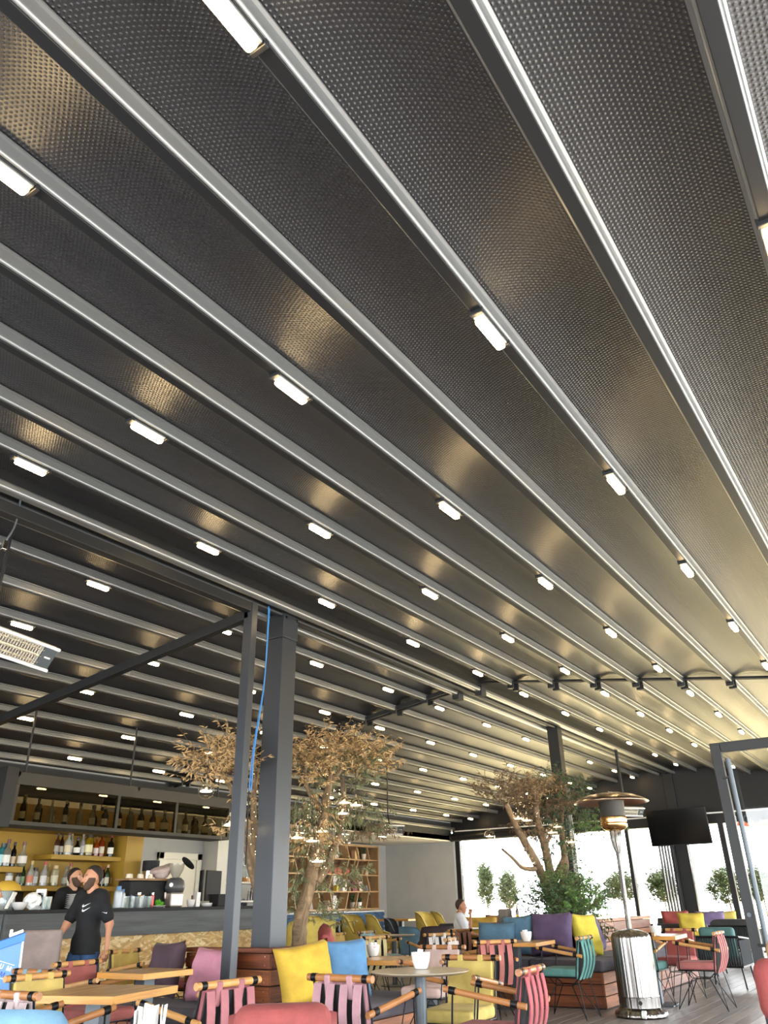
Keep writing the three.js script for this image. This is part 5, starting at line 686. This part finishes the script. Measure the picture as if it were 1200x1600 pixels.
// ------------------------------------------------------------------ bookshelf on the back wall
{
  const zf = ZB + 0.34, x0 = 17.3, x1 = 22.0, y0 = 1.08, y1 = 2.86, t = thing('bookshelf', 'brown wall shelf with slanting dividers full of ornaments', 'shelf'); const oak = mat('#c9a97c', { roughness: 0.5, map: texWood }), br = mat('#8a6647', { roughness: 0.6, map: texPlank }), wh = mat('#e4e2dc', { roughness: 0.6 });
  part(t, 'back_panel', span(x0, x1, y0, y1, ZB + 0.01, ZB + 0.04, 0), br);
  for (const [a, b, c, d] of [[x0, x1, y1 - 0.06, y1], [x0, x1, y0, y0 + 0.05], [x1 - 0.06, x1, y0, y1], [x0, x0 + 0.06, y0, y1]]) part(t, 'frame_board', span(a, b, c, d, ZB + 0.01, zf, 0.004), oak);
  const sy = [1.55, 2.0, 2.42]; sy.forEach((y) => part(t, 'shelf_board', span(x0, x1, y, y + 0.035, ZB + 0.02, zf - 0.01, 0.003), oak));
  const rows = [y0 + 0.05, ...sy.map((y) => y + 0.035), y1 - 0.06], q = rng(61);
  const div = (xa, xb, r) => { const a = rows[r], b = r < 3 ? sy[r] : y1 - 0.06, g = extr([[xa - 0.018, a], [xa + 0.018, a], [xb + 0.018, b], [xb - 0.018, b]], 0.3, 0); g.translate(0, 0, ZB + 0.03); part(t, 'divider', g, oak); };
  for (let r = 0; r < 4; r++) { const off = [0.1, -0.12, 0.14, -0.1][r]; for (const x of [17.9, 18.5, 19.0, 19.55, 20.35, 20.85, 21.4]) div(x - off * (x > 20 ? 1 : -1), x + off * (x > 20 ? 1 : -1) * 0.4, r); }
  for (const [a, b, r] of [[19.7, 20.25, 3], [19.1, 20.0, 2], [20.0, 20.7, 1], [18.7, 19.2, 0], [17.6, 17.85, 1]]) part(t, 'white_panel', span(a, b, rows[r], r < 3 ? sy[r] : y1 - 0.06, ZB + 0.04, ZB + 0.06, 0), wh);
  const zi = ZB + 0.2, put = (px, r) => V3(gz(px, 1370, zi).x, rows[r], zi);
  const pot = (label, p, h, plant, pc = '#c9bfb2') => { const g = thing('shelf_plant', label, 'plant', p), L = [], k = rng(Math.round(p.x * 77)); part(g, 'pot', lathe([[0, 0], [0.06, 0], [0.085, 0.16], [0.08, 0.16], [0.055, 0.01], [0, 0.14]], 16), mat(pc, { roughness: 0.7 })); for (let i = 0; i < 90; i++) { const d = V3(k() - 0.5, plant > 0 ? k() * 1.2 : -k() * 1.2, k() - 0.2).normalize(); L.push({ p: V3((k() - 0.5) * 0.1, 0.15 + (plant > 0 ? k() * h : -k() * h), (k() - 0.5) * 0.06 + (plant > 0 ? 0 : 0.1)), d, len: 0.08, w: 0.03, roll: k() * 6 }); } part(g, 'leaves', leafGeo(L), M.leafDark).userData.kind = 'stuff'; };
  pot('green plant in a pale pot in the top corner of the bookshelf', put(568, 3), 0.2, 1); pot('trailing ivy pot on the second shelf of the bookshelf', put(572, 2), 0.16, 1); pot('large dark green plant on the bottom shelf of the bookshelf', put(551, 0), 0.18, 1, '#b8b2aa'); pot('small green plant in a white pot on the bottom shelf', put(561, 0), 0.1, 1, '#e4e0d8'); pot('tuft of green on the third shelf of the bookshelf', put(572, 1), 0.15, 1, '#8a8a94');
  const boxes = [[555, 3, 0.2, 0.28, '#dcb98a', 'tan box on the top shelf of the bookshelf'], [543, 3, 0.1, 0.14, '#b03530', 'small red tin on the top shelf of the bookshelf'], [513, 2, 0.22, 0.16, '#b0564c', 'brick red box at the left of the second shelf'], [522, 2, 0.16, 0.14, '#9a4840', 'dark red box on the second shelf'], [528, 2, 0.18, 0.18, '#b86a58', 'terracotta box on the second shelf'], [540, 2, 0.2, 0.17, '#b5503f', 'orange red box on the second shelf'], [525, 1, 0.1, 0.16, '#d8c04a', 'yellow tin on the third shelf of the bookshelf'], [536, 1, 0.2, 0.32, '#d9d3ce', 'white gift bag with dark band on the third shelf'], [543, 1, 0.14, 0.3, '#6a6560', 'dark patterned bag on the third shelf'], [552, 1, 0.24, 0.26, '#7a4048', 'wine red box on the third shelf of the bookshelf'], [561, 1, 0.2, 0.26, '#c9b8b8', 'pale striped box on the third shelf of the bookshelf'], [513, 0, 0.18, 0.22, '#d8b8b0', 'pale pink jar box on the bottom shelf'], [521, 0, 0.2, 0.34, '#cfcfd0', 'pale grey bottle-shaped tin on the bottom shelf']];
  for (const [px, r, w, h, c, l] of boxes) { const o = thing('ornament_box', l, 'box', put(px, r)); part(o, 'body', bx(w, h * 0.8, 0.14, 0, h * 0.4, 0, 0.006), mat(c, { roughness: 0.7 })); part(o, 'lid', bx(w * 0.8, h * 0.2, 0.12, 0, h * 0.9, 0, 0.006), mat(new THREE.Color(c).multiplyScalar(0.8), { roughness: 0.6 })); }
  single('wooden_figurine', 'carved wooden figurine on the second shelf of the bookshelf', 'figurine', lathe([[0, 0], [0.1, 0], [0.1, 0.14], [0.05, 0.16], [0.045, 0.24], [0.06, 0.28], [0.035, 0.33], [0.045, 0.36], [0.03, 0.39], [0, 0.4]], 12), oak, put(554, 2));
}
{ // small wall shelf between the slim frame and the column
  const z = ZB + 0.22, a = gz(374, 1400, z), b = gz(402, 1400, z), t = thing('wall_shelf', 'white wall shelf with jars and bottles behind the slim frame', 'shelf'); for (const y of [1.33, 1.75]) part(t, 'board', span(a.x - 0.3, b.x + 0.35, y, y + 0.04, ZB + 0.01, ZB + 0.34, 0.004), M.white);
  part(t, 'side', span(b.x + 0.35, b.x + 0.39, 1.33, 1.79, ZB + 0.01, ZB + 0.34, 0.004), M.white);
  for (const [px, s, c, l] of [[388, 0.7, '#6a6a68', 'grey bottle'], [392, 0.95, '#4a4642', 'dark stacked bottle'], [396, 0.9, '#57524e', 'brown bottle']]) bottle(`${l} on the white wall shelf behind the slim frame`, 'bottles on the white wall shelf', 'slim', c, null, '#2a2826', V3(gz(px, 1400, z).x, 1.37, z), s);
  const j = thing('candy_jar', 'tall clear jar with wooden base on the white wall shelf', 'jar', V3(gz(384, 1370, z).x, 1.79, z)); part(j, 'glass', lathe([[0, 0.1], [0.12, 0.1], [0.13, 0.3], [0.08, 0.42], [0.1, 0.5], [0.05, 0.6], [0, 0.6]], 18), tumM); part(j, 'base', rod([0, 0, 0], [0, 0.1, 0], 0.13, 0.13, 18), M.bamboo);
  const l = thing('lavender_pot', 'lavender in a yellow pot on the white ledge', 'plant', V3(gz(385, 1415, z).x, 1.06, ZB + 0.13)); part(l, 'pot', lathe([[0, 0], [0.07, 0], [0.09, 0.16], [0.085, 0.16], [0.06, 0.01], [0, 0.14]], 16), mat('#d9bd3a', { roughness: 0.5 })); const L = [], q = rng(71); for (let i = 0; i < 110; i++) L.push({ p: V3((q() - 0.5) * 0.14, 0.15 + q() * 0.14, (q() - 0.5) * 0.1), d: V3(q() - 0.5, 1.2 * q(), q() - 0.5).normalize(), len: 0.09, w: 0.025, roll: q() * 6 }); part(l, 'leaves', leafGeo(L), mat('#5a5866', { roughness: 0.8 })).userData.kind = 'stuff'; }

// ------------------------------------------------------------------ blue display box at the left
{ const D = 7.8, o = gd(26, 1553, D), turn = camTurn(o), rx = Math.cos(turn), rz = -Math.sin(turn), L = (px, py) => { const p = gd(px, py, D).sub(o); return [p.x * rx + p.z * rz, p.y + o.y]; };
  const t = thing('display_box', 'pale blue display box with white lettering and a dark blue slanting rim', 'display box', V3(o.x, 0, o.z), turn), blue = mat('#5f8acb', { roughness: 0.5 });
  const A = L(36, 1470), B = L(-70, 1507), C = L(26, 1553), ex = C[0] - (A[0] - C[0]) * (C[1] - 0.05) / (A[1] - C[1]);
  const body = extr([[B[0], 0.05], [ex, 0.05], C, A, B], 0.3, 0.003); body.translate(0, 0, -0.3); part(t, 'body', body, blue);
  const up = 0.055, rim = extr([[B[0] - 0.01, B[1]], [A[0] + 0.008, A[1]], [A[0] + 0.008, A[1] + up], [B[0] - 0.01, B[1] + up]], 0.33, 0.003); rim.translate(0, 0, -0.315); part(t, 'rim', rim, mat('#2f72c4', { roughness: 0.45 }));
  part(t, 'edge_trim', rod([A[0], A[1], 0.004], [ex, 0.05, 0.004], 0.008), M.plasticWhite);
  part(t, 'handle', [bx(0.11, 0.025, 0.05, 0, 0, 0, 0.008).rotateZ(0.33).translate(A[0] - 0.06, A[1] + up + 0.0, -0.02), bx(0.025, 0.05, 0.03, A[0] - 0.1, A[1] + up + 0.005, -0.02, 0.008)], M.plasticWhite);
  part(t, 'foot', span(B[0] + 0.03, ex - 0.03, 0, 0.05, -0.28, -0.02, 0), M.blackMatte);
  const tex = canvasTex(512, 512, (g, w, h) => { g.fillStyle = '#5f8acb'; g.fillRect(0, 0, w, h); g.save(); g.translate(256, 256); g.rotate(0.3); g.strokeStyle = '#eef4ff'; g.lineWidth = 10; g.beginPath(); g.moveTo(-240, -122); g.lineTo(190, -122); g.moveTo(-300, 130); g.lineTo(110, 130); g.stroke(); g.fillStyle = '#f6f9ff'; g.font = 'bold 112px sans-serif'; g.fillText('U', -60, -10); g.fillText('M', 70, -10); g.fillStyle = '#2a48a8'; g.fillText('M', 5, 105); g.restore(); });
  const c = L(2, 1515), w = L(25, 1519)[0] - L(-21, 1519)[0], f = new THREE.PlaneGeometry(w, w); f.translate(c[0], c[1], 0.0045); part(t, 'print', f, mat('#ffffff', { roughness: 0.5, map: tex }), 'white and dark blue capital letters between white lines'); }
{ const p = gy(790, 1443, 0.955), t = thing('stone_lantern', 'grey stone block beside a beer bottle on the planter edge', 'ornament', V3(11.72, 0.95, -6.55)); const z = gx(790, 1440, 11.75); t.position.set(11.75, 0.95, Math.max(z.z, -6.9)); part(t, 'block', bx(0.2, 0.17, 0.16, 0, 0.09, 0, 0.03), mat('#6d655c', { roughness: 0.9, map: texPlaster })); part(t, 'base_plate', bx(0.22, 0.02, 0.18, 0, 0.01, 0, 0.004), M.greyMetal);
  bottle('brown beer bottle with yellow paper beside the grey stone block', undefined, 'slim', '#4a2c12', '#d9a82a', '#c9a23a', V3(11.75, 0.95, t.position.z + 0.2), 0.75); }
{ const p = gd(990, 1441, 18.2), t = thing('bar_stool_table', 'small dark pedestal with a grey cup by the patio heater pole', 'table', V3(p.x, 0, p.z)); part(t, 'top', lathe([[0, p.y - 0.03], [0.28, p.y - 0.02], [0.28, p.y], [0, p.y]], 24), M.greyMetal); part(t, 'column', rod([0, 0, 0], [0, p.y - 0.03, 0], 0.06, 0.1), mat('#6a5444', { roughness: 0.6 })); single('grey_cup', 'grey cup on the small dark pedestal', 'cup', cupG, mat('#8f8a84', { roughness: 0.5 }), V3(p.x, p.y, p.z)); }

// ------------------------------------------------------------------ people
const smin = (a, b, k) => { const h = Math.max(k - Math.abs(a - b), 0) / k; return Math.min(a, b) - h * h * k * 0.25; };
function cap(px, py, pz, a, b, ra, rb) { const bx0 = b[0] - a[0], by = b[1] - a[1], bz = b[2] - a[2], ax = px - a[0], ay = py - a[1], az = pz - a[2], t = Math.max(0, Math.min(1, (ax * bx0 + ay * by + az * bz) / (bx0 * bx0 + by * by + bz * bz + 1e-9))); return Math.hypot(ax - bx0 * t, ay - by * t, az - bz * t) - (ra + (rb - ra) * t); }
const ell = (px, py, pz, c, r) => { const x = (px - c[0]) / r[0], y = (py - c[1]) / r[1], z = (pz - c[2]) / r[2], k = Math.hypot(x, y, z), g = Math.hypot(x / r[0], y / r[1], z / r[2]); return k * (k - 1) / (g + 1e-9); };
const fold = (list, k) => (x, y, z) => { let d = 9; for (const [a, b, ra, rb, sq] of list) d = smin(d, sq ? ell(x, y, z, a, b) : cap(x, y, z, a, b, ra, rb), k); return d; };
function hand(w, dir, side, curl) { // wrist, pointing direction, thumb side, curl 0..1 -> bone list
  const d = V3(...dir).normalize(), s = V3(...side); s.addScaledVector(d, -s.dot(d)).normalize(); const n = V3().crossVectors(d, s), W = V3(...w), P = (a, b, c = 0) => W.clone().addScaledVector(d, a).addScaledVector(s, b).addScaledVector(n, c).toArray(), out = [[P(0, 0), P(0.075, 0.012), 0.022, 0.021], [P(0, 0), P(0.075, -0.018), 0.022, 0.019]];
  [[0.03, 0.07], [0.01, 0.08], [-0.012, 0.074], [-0.031, 0.058]].forEach(([b, l], i) => { const c = curl * (0.7 + 0.1 * i), k = P(0.08 - Math.abs(b) * 0.15, b), m = P(0.08 + l * 0.5 * Math.cos(c), b * 1.08, l * 0.5 * Math.sin(c)), e = P(0.08 + l * 0.5 * Math.cos(c) + l * 0.5 * Math.cos(2.2 * c), b * 1.1, l * 0.5 * Math.sin(c) + l * 0.5 * Math.sin(2.2 * c)); out.push([k, m, 0.0095, 0.0088], [m, e, 0.0088, 0.0075]); });
  out.push([P(0.02, 0.026), P(0.055, 0.052, 0.012), 0.014, 0.0105], [P(0.055, 0.052, 0.012), P(0.085, 0.056, 0.022), 0.0105, 0.008]); return out;
}
function person(o) {
  const t = thing('person', o.label, 'person', o.pos, o.turn); t.scale.setScalar(o.scale ?? 1); const J = o.joints, c = o.cell ?? 0.014, skin = o.skin ?? M.skin, hp = J.head, hy0 = o.headTurn ?? 0, hx = o.headTilt ?? 0;
  const body = [[J.chest, J.neck, 0.09, 0.055], [J.neck, [hp[0], hp[1] - 0.06, hp[2]], 0.056, 0.055], [[0, J.pelvis[1], J.pelvis[2]], J.chest, 0.112, 0.118], [[J.chest[0] - 0.07, J.chest[1] + 0.02, J.chest[2]], [J.chest[0] + 0.07, J.chest[1] + 0.02, J.chest[2]], 0.105, 0.105], [[-0.07, J.pelvis[1], J.pelvis[2]], [0.07, J.pelvis[1], J.pelvis[2]], 0.1, 0.1]];
  const arms = [], legs = []; for (const s of ['L', 'R']) { const sh0 = J['shoulder' + s], el = J['elbow' + s], wr = J['wrist' + s]; arms.push([[sh0[0] * 0.6, sh0[1] + 0.02, sh0[2]], sh0, 0.055, 0.052], [sh0, el, 0.046, 0.038], [el, wr, 0.037, 0.025]); legs.push([J['hip' + s], J['knee' + s], 0.09, 0.06], [J['knee' + s], J['ankle' + s], 0.057, 0.04], [J['ankle' + s], [J['ankle' + s][0], 0.035, J['ankle' + s][2] + 0.14], 0.04, 0.032]); }
  const all = fold([...body, ...arms, ...legs], 0.045), bb = (f, list, m) => { const mn = [9, 9, 9], mx = [-9, -9, -9]; for (const [a, b, ra, rb, sq] of list) for (const p of sq ? [a] : [a, b]) for (let i = 0; i < 3; i++) { mn[i] = Math.min(mn[i], p[i] - m); mx[i] = Math.max(mx[i], p[i] + m); } return [mn, mx]; };
  const ch = Math.cos(hy0), s0 = Math.sin(hy0), ct = Math.cos(hx), st = Math.sin(hx), toH = (x, y, z) => { x -= hp[0]; y -= hp[1]; z -= hp[2]; const x1 = x * ch - z * s0, z1 = x * s0 + z * ch; return [x1, y * ct + z1 * st, -y * st + z1 * ct]; };
  const skull = (x, y, z) => { let d = smin(ell(x, y, z, [0, 0.03, -0.01], [0.077, 0.1, 0.097]), ell(x, y, z, [0, -0.035, 0.028], [0.06, 0.082, 0.07]), 0.05); d = smin(d, ell(x, y, z, [0, -0.093, 0.058], [0.03, 0.026, 0.03]), 0.035); d = smin(d, cap(x, y, z, [0, 0.012, 0.093], [0, -0.027, 0.113], 0.009, 0.0155), 0.016); d = smin(d, cap(x, y, z, [-0.03, 0.024, 0.08], [0.03, 0.024, 0.08], 0.013, 0.013), 0.02); d = smin(d, cap(x, y, z, [-0.016, -0.062, 0.092], [0.016, -0.062, 0.092], 0.008, 0.008), 0.012); for (const e of [-1, 1]) { d = smin(d, ell(x, y, z, [e * 0.077, -0.005, -0.01], [0.012, 0.032, 0.02]), 0.012); d = Math.max(d, -ell(x, y, z, [e * 0.032, 0.005, 0.1], [0.017, 0.01, 0.018])); } return d; };
  const headF = (x, y, z) => skull(...toH(x, y, z)), parts = [];
  { const [mn, mx] = bb(all, [...body, ...arms, ...legs], 0.17); parts.push(nets(all, mn, mx, c)); }
  const hm = 0.17; parts.push(nets(headF, hp.map((v) => v - hm), hp.map((v) => v + hm), o.fine ?? 0.005));
  for (const s of ['L', 'R']) { const hd = o['hand' + s]; if (!hd) continue; const bones = hand(J['wrist' + s], hd.dir, hd.side, hd.curl ?? 0.5), f = fold(bones, 0.008), [mn, mx] = bb(f, bones, 0.03); parts.push(nets(f, mn, mx, o.fine ?? 0.005)); }
  part(t, 'body', parts, skin);
  const cloth = (name, list, off, clip, m, k = 0.05) => { const f0 = fold(list, k), f = (x, y, z) => Math.max(f0(x, y, z) - off, clip(x, y, z)), [mn, mx] = bb(f, list, 0.2); return [part(t, name, nets(f, mn, mx, c * 0.9), m), f]; };
  const sl = o.sleeve ?? 0.55, sleeves = []; for (const s of ['L', 'R']) { const a = J['shoulder' + s], e = J['elbow' + s], w = J['wrist' + s], m = a.map((v, i) => v + (e[i] - v) * Math.min(1, sl)); sleeves.push([[a[0] * 0.6, a[1] + 0.02, a[2]], a, 0.055, 0.052], [a, m, 0.05, 0.05]); if (sl > 1) sleeves.push([e, e.map((v, i) => v + (w[i] - v) * (sl - 1)), 0.045, 0.036]); }
  const torso = [body[0], body[2], body[3], body[4]].map((b, i) => (i === 0 ? [b[0], b[1], 0.09, 0.05] : b)); const hem = o.hem ?? J.pelvis[1] - 0.12;
  const [, shF] = cloth('shirt', [...torso, ...sleeves, [[-0.075, hem - 0.02, J.pelvis[2]], [0.075, hem - 0.02, J.pelvis[2]], 0.105, 0.105]], 0.018, (x, y, z) => Math.max(hem - y, -(Math.hypot((x - J.neck[0]) * 0.9, y - J.neck[1] - 0.05, z - J.neck[2] - 0.02) - 0.075)), o.shirt);
  cloth('trousers', [...legs.filter((_, i) => i % 3 < 2), body[4]], 0.016, (x, y, z) => Math.max(y - Math.min(J.pelvis[1] + 0.06, hem + 0.03), 0.07 - y), o.trousers ?? M.jeans, 0.03);
  for (const s of ['L', 'R']) { const a = J['ankle' + s], b = [[[a[0], 0.04, a[2] - 0.03], [a[0], 0.036, a[2] + 0.15], 0.045, 0.038]], f0 = fold(b, 0.01); part(t, 'shoe', nets((x, y, z) => Math.max(f0(x, y, z) - 0.006, 0.002 - y), [a[0] - 0.08, -0.02, a[2] - 0.1], [a[0] + 0.08, 0.12, a[2] + 0.22], 0.012), M.blackMatte); }
  const fine = o.fine ?? 0.005, hb2 = [hp.map((v) => v - 0.19), hp.map((v) => v + 0.19)], reg = (name, off, r, m) => part(t, name, nets((x, y, z) => { const h = toH(x, y, z); return Math.max(skull(...h) - off, r(...h)); }, ...hb2, fine), m);
  reg('hair', o.hairThick ?? 0.008, (x, y, z) => (z > 0.045 ? 0.092 : z > -0.03 ? 0.025 + (z + 0.03) / 0.075 * 0.067 : Math.max(-0.055, 0.025 + (z + 0.03) * 2.2)) - y, o.hair ?? M.hair);
  if (o.beard) reg('beard', 0.0035, (x, y, z) => Math.max(y + 0.048 - Math.min(1, Math.abs(x) / 0.058) ** 4 * 0.05, 0.0 - z, -(ell(x, y, z, [0, -0.06, 0.1], [0.024, 0.012, 0.03]))), mat('#4c382b', { roughness: 0.9 }));
  for (const e of [-1, 1]) { const mk = (name, p, r, m) => { const g = new THREE.SphereGeometry(r, 10, 8); if (name === 'eyebrow') g.scale(1.7, 0.35, 0.6); const v = V3(...p); const y1 = v.y * ct - v.z * st, z1 = v.y * st + v.z * ct; g.rotateX(0); g.translate(v.x * ch + z1 * s0 + hp[0], y1 + hp[1], -v.x * s0 + z1 * ch + hp[2]); part(t, name, g, m); }; mk('eye', [e * 0.032, 0.005, 0.081], 0.0115, M.porcelain); mk('iris', [e * 0.032, 0.005, 0.0885], 0.0055, M.hair); mk('eyebrow', [e * 0.034, 0.032, 0.09], 0.012, M.hair); }
  t.userData.f = undefined; delete t.userData.f; o.done?.(t, shF); return t;
}
const stand = (o = {}) => ({ pelvis: [0, 0.95, 0], chest: [0, 1.27, 0.0], neck: [0, 1.45, -0.01], head: [0, 1.6, 0.025], shoulderL: [0.175, 1.4, 0], shoulderR: [-0.175, 1.4, 0], elbowL: [0.24, 1.12, -0.02], elbowR: [-0.24, 1.12, -0.02], wristL: [0.25, 0.87, 0.06], wristR: [-0.25, 0.87, 0.06], hipL: [0.09, 0.9, 0], hipR: [-0.09, 0.9, 0], kneeL: [0.1, 0.5, 0.03], kneeR: [-0.1, 0.5, 0.01], ankleL: [0.1, 0.08, 0], ankleR: [-0.1, 0.08, -0.05], ...o });
const sit = (o = {}) => ({ pelvis: [0, 0.52, -0.05], chest: [0, 0.84, -0.08], neck: [0, 1.02, -0.08], head: [0, 1.155, -0.035], shoulderL: [0.19, 0.97, -0.08], shoulderR: [-0.19, 0.97, -0.08], elbowL: [0.25, 0.72, 0.02], elbowR: [-0.25, 0.72, 0.02], wristL: [0.14, 0.66, 0.25], wristR: [-0.14, 0.66, 0.25], hipL: [0.1, 0.5, 0], hipR: [-0.1, 0.5, 0], kneeL: [0.12, 0.5, 0.42], kneeR: [-0.12, 0.5, 0.42], ankleL: [0.12, 0.08, 0.4], ankleR: [-0.12, 0.08, 0.4], ...o });
function swoosh() { return (s) => { s.moveTo(-0.05, -0.004); s.quadraticCurveTo(-0.048, -0.022, -0.028, -0.018); s.lineTo(0.055, 0.018); s.quadraticCurveTo(-0.02, -0.006, -0.032, -0.004); s.quadraticCurveTo(-0.04, -0.002, -0.034, 0.016); s.quadraticCurveTo(-0.046, 0.006, -0.05, -0.004); }; }
function drape(f, px, py, size, rot = 0, sx = 1, axis = 'z') { const g = extr(null, 0.002, 0, swoosh()), p = g.attributes.position; for (let i = 0; i < p.count; i++) { const x = p.getX(i) * size * sx, y = p.getY(i) * size, X = px + x * Math.cos(rot) - y * Math.sin(rot), Y = py + x * Math.sin(rot) + y * Math.cos(rot), base = p.getZ(i); let z = 0.4; if (axis === 'z') { while (z > -0.3 && f(X, Y, z) > 0.0015) z -= Math.max(0.001, f(X, Y, z) * 0.6); p.setXYZ(i, X, Y, z + base + 0.003); } else { while (z > -0.3 && f(z, Y, X) > 0.0015) z -= Math.max(0.001, f(z, Y, X) * 0.6); p.setXYZ(i, z + base + 0.003, Y, X); } } g.computeVertexNormals(); return g; }
{ const d = gd(151, 1350, 10.1), face = -1.55;
  person({ label: 'waiter walking in front of the bar in a black T-shirt and blue jeans', pos: [d.x, 0, d.z], turn: face, scale: 0.965, joints: stand({ elbowL: [0.235, 1.13, -0.1], wristL: [0.24, 0.87, -0.1], elbowR: [-0.22, 1.13, 0.12], wristR: [-0.2, 0.9, 0.3], kneeL: [0.1, 0.5, -0.06], ankleL: [0.1, 0.1, -0.22], kneeR: [-0.1, 0.5, 0.12], ankleR: [-0.1, 0.08, 0.12] }), headTurn: -0.3, headTilt: 0.02, shirt: M.tee, hem: 0.83, beard: true, cell: 0.013, fine: 0.0045, sleeve: 0.75,
    handL: { dir: [0.0, -1, 0.15], side: [-0.2, 0, 1], curl: 0.7 }, handR: { dir: [-0.1, -1, 0.3], side: [0.3, 0.1, 1], curl: 0.8 },
    done: (t, f) => { part(t, 'shirt_logo', drape(f, 0.075, 1.32, 0.9, 0.12), M.paper, 'white tick mark'); part(t, 'shirt_logo', drape(f, 0.085, 1.275, 0.95, 0.12), M.paper, 'white tick mark'); part(t, 'sleeve_logo', drape(f, 0.0, 1.24, 0.35, 0.1, 1, 'x'), M.paper, 'small white tick mark'); } }); }
{ const d = gz(131, 1340, -10.5); person({ label: 'bartender with beard and black T-shirt behind the bar', pos: [d.x, 0, -10.66], turn: 0.1, scale: 1.03, joints: stand({ elbowR: [-0.3, 1.15, 0.02], wristR: [-0.2, 1.1, 0.24], wristL: [0.2, 1.1, 0.26], elbowL: [0.28, 1.14, 0.04] }), headTurn: 0.25, headTilt: -0.12, shirt: M.tee, beard: true, skin: M.skin2, cell: 0.016, fine: 0.006, sleeve: 0.7, handL: { dir: [-0.1, 0, 1], side: [-1, 0.3, 0], curl: 0.6 }, handR: { dir: [0.1, 0, 1], side: [1, 0.3, 0], curl: 0.6 } }); }
{ const d = gd(723, 1411, 17), tn = Math.atan2(0.55, 0.83); person({ label: 'man in a white shirt sitting by the window with his hand to his mouth', pos: [d.x, 0, d.z], turn: tn, scale: 1.0, joints: sit({ wristL: [0.06, 1.0, 0.14], elbowL: [0.22, 0.74, 0.14], chest: [0, 0.84, -0.06] }), shirt: mat('#e8ebf2', { roughness: 0.8 }), trousers: M.tee, hair: mat('#3c2f28', { roughness: 0.8 }), cell: 0.02, fine: 0.008, sleeve: 0.7, hem: 0.5, handL: { dir: [-0.2, 1, 0.05], side: [0, 0, -1], curl: 0.9 }, handR: { dir: [0.3, 0, 1], side: [1, 0, 0], curl: 0.5 } });
  const c = thing('tub_chair', 'mustard low armchair under the man in the white shirt', 'armchair', [d.x, 0, d.z], tn); part(c, 'seat', padGeo(0.56, 0.14, 0.54, 0.05, 0.01), velvet('#b8923a')).position.set(0, 0.33, 0); part(c, 'backrest', padGeo(0.6, 0.36, 0.1, 0.04, 0), velvet('#b8923a')).position.set(0, 0.55, -0.32); for (const s of [-1, 1]) for (const z of [-1, 1]) part(c, 'leg', rod([s * 0.22, 0.27, z * 0.2], [s * 0.24, 0, z * 0.22], 0.016), M.blackMatte); }
{ const d = gd(-14, 1384, 9.8); person({ label: 'person in a floral shirt at the left end of the bar', pos: [d.x, 0, d.z], turn: 1.2, scale: 0.87, joints: stand(), shirt: mat('#ffffff', { roughness: 0.85, map: canvasTex(256, 256, (g, w, h) => { const q = rng(3); g.fillStyle = '#c9d4d8'; g.fillRect(0, 0, w, h); for (let i = 0; i < 160; i++) { g.fillStyle = ['#d9d24a', '#e8a8b0', '#eef2f2', '#7f9aa0', '#b8c440'][(q() * 5) | 0]; g.beginPath(); g.ellipse(q() * w, q() * h, 8 + q() * 16, 5 + q() * 10, q() * 3, 0, 7); g.fill(); } }) }), trousers: M.jeans, cell: 0.02, fine: 0.008, sleeve: 0.9, handL: { dir: [0, -1, 0.1], side: [0, 0, 1], curl: 0.5 }, handR: { dir: [0, -1, 0.1], side: [0, 0, 1], curl: 0.5 } }); }
{ const d = gd(1254, 1390, 4.9), tn = Q + 0.15; person({ label: 'woman with long blond hair sitting at the glass door', pos: [d.x, 0.0, d.z], turn: tn, scale: 1.0, joints: sit({ shoulderL: [0.15, 0.97, -0.08], shoulderR: [-0.15, 0.97, -0.08], elbowL: [0.19, 0.72, 0.04], elbowR: [-0.19, 0.72, 0.04] }), shirt: mat('#a98258', { roughness: 0.85 }), trousers: M.tee, hair: mat('#b98f5a', { roughness: 0.6 }), hairThick: 0.022, cell: 0.018, fine: 0.006, sleeve: 1.6, hem: 0.48, handL: { dir: [0, 0, 1], side: [-1, 0, 0], curl: 0.5 }, handR: { dir: [0, 0, 1], side: [1, 0, 0], curl: 0.5 },
    done: (t) => { const f = fold([[[-0.07, 1.17, -0.1], [-0.15, 0.84, -0.22], 0.055, 0.05], [[0.07, 1.17, -0.1], [0.15, 0.84, -0.22], 0.055, 0.05], [[0, 1.18, -0.12], [0, 0.8, -0.24], 0.065, 0.05]], 0.04), q = (x, y, z) => f(x, y, z) + 0.004 * Math.sin(x * 190) ; part(t, 'long_hair', nets(q, [-0.22, 0.7, -0.34], [0.22, 1.36, 0.02], 0.008), mat('#b98f5a', { roughness: 0.6 })); } });
  const c = thing('red_chair', 'red rounded cushion chair with black base under the blond woman', 'chair', [d.x, 0, d.z], tn); const b = part(c, 'back_cushion', padGeo(0.6, 0.26, 0.14, 0.065, 0), velvet('#8a2523')); b.position.set(0, 0.83, -0.33); part(c, 'seat', padGeo(0.54, 0.12, 0.5, 0.05, 0.01), velvet('#8a2523')).position.set(0, 0.33, 0); part(c, 'back_frame', span(-0.27, 0.27, 0.3, 0.74, -0.36, -0.28, 0.02), M.blackMatte); for (const s of [-1, 1]) for (const z of [-1, 1]) part(c, 'leg', rod([s * 0.22, 0.28, z * 0.2], [s * 0.25, 0, z * 0.23], 0.016), M.blackMatte); }

renderer.render(scene, camera);
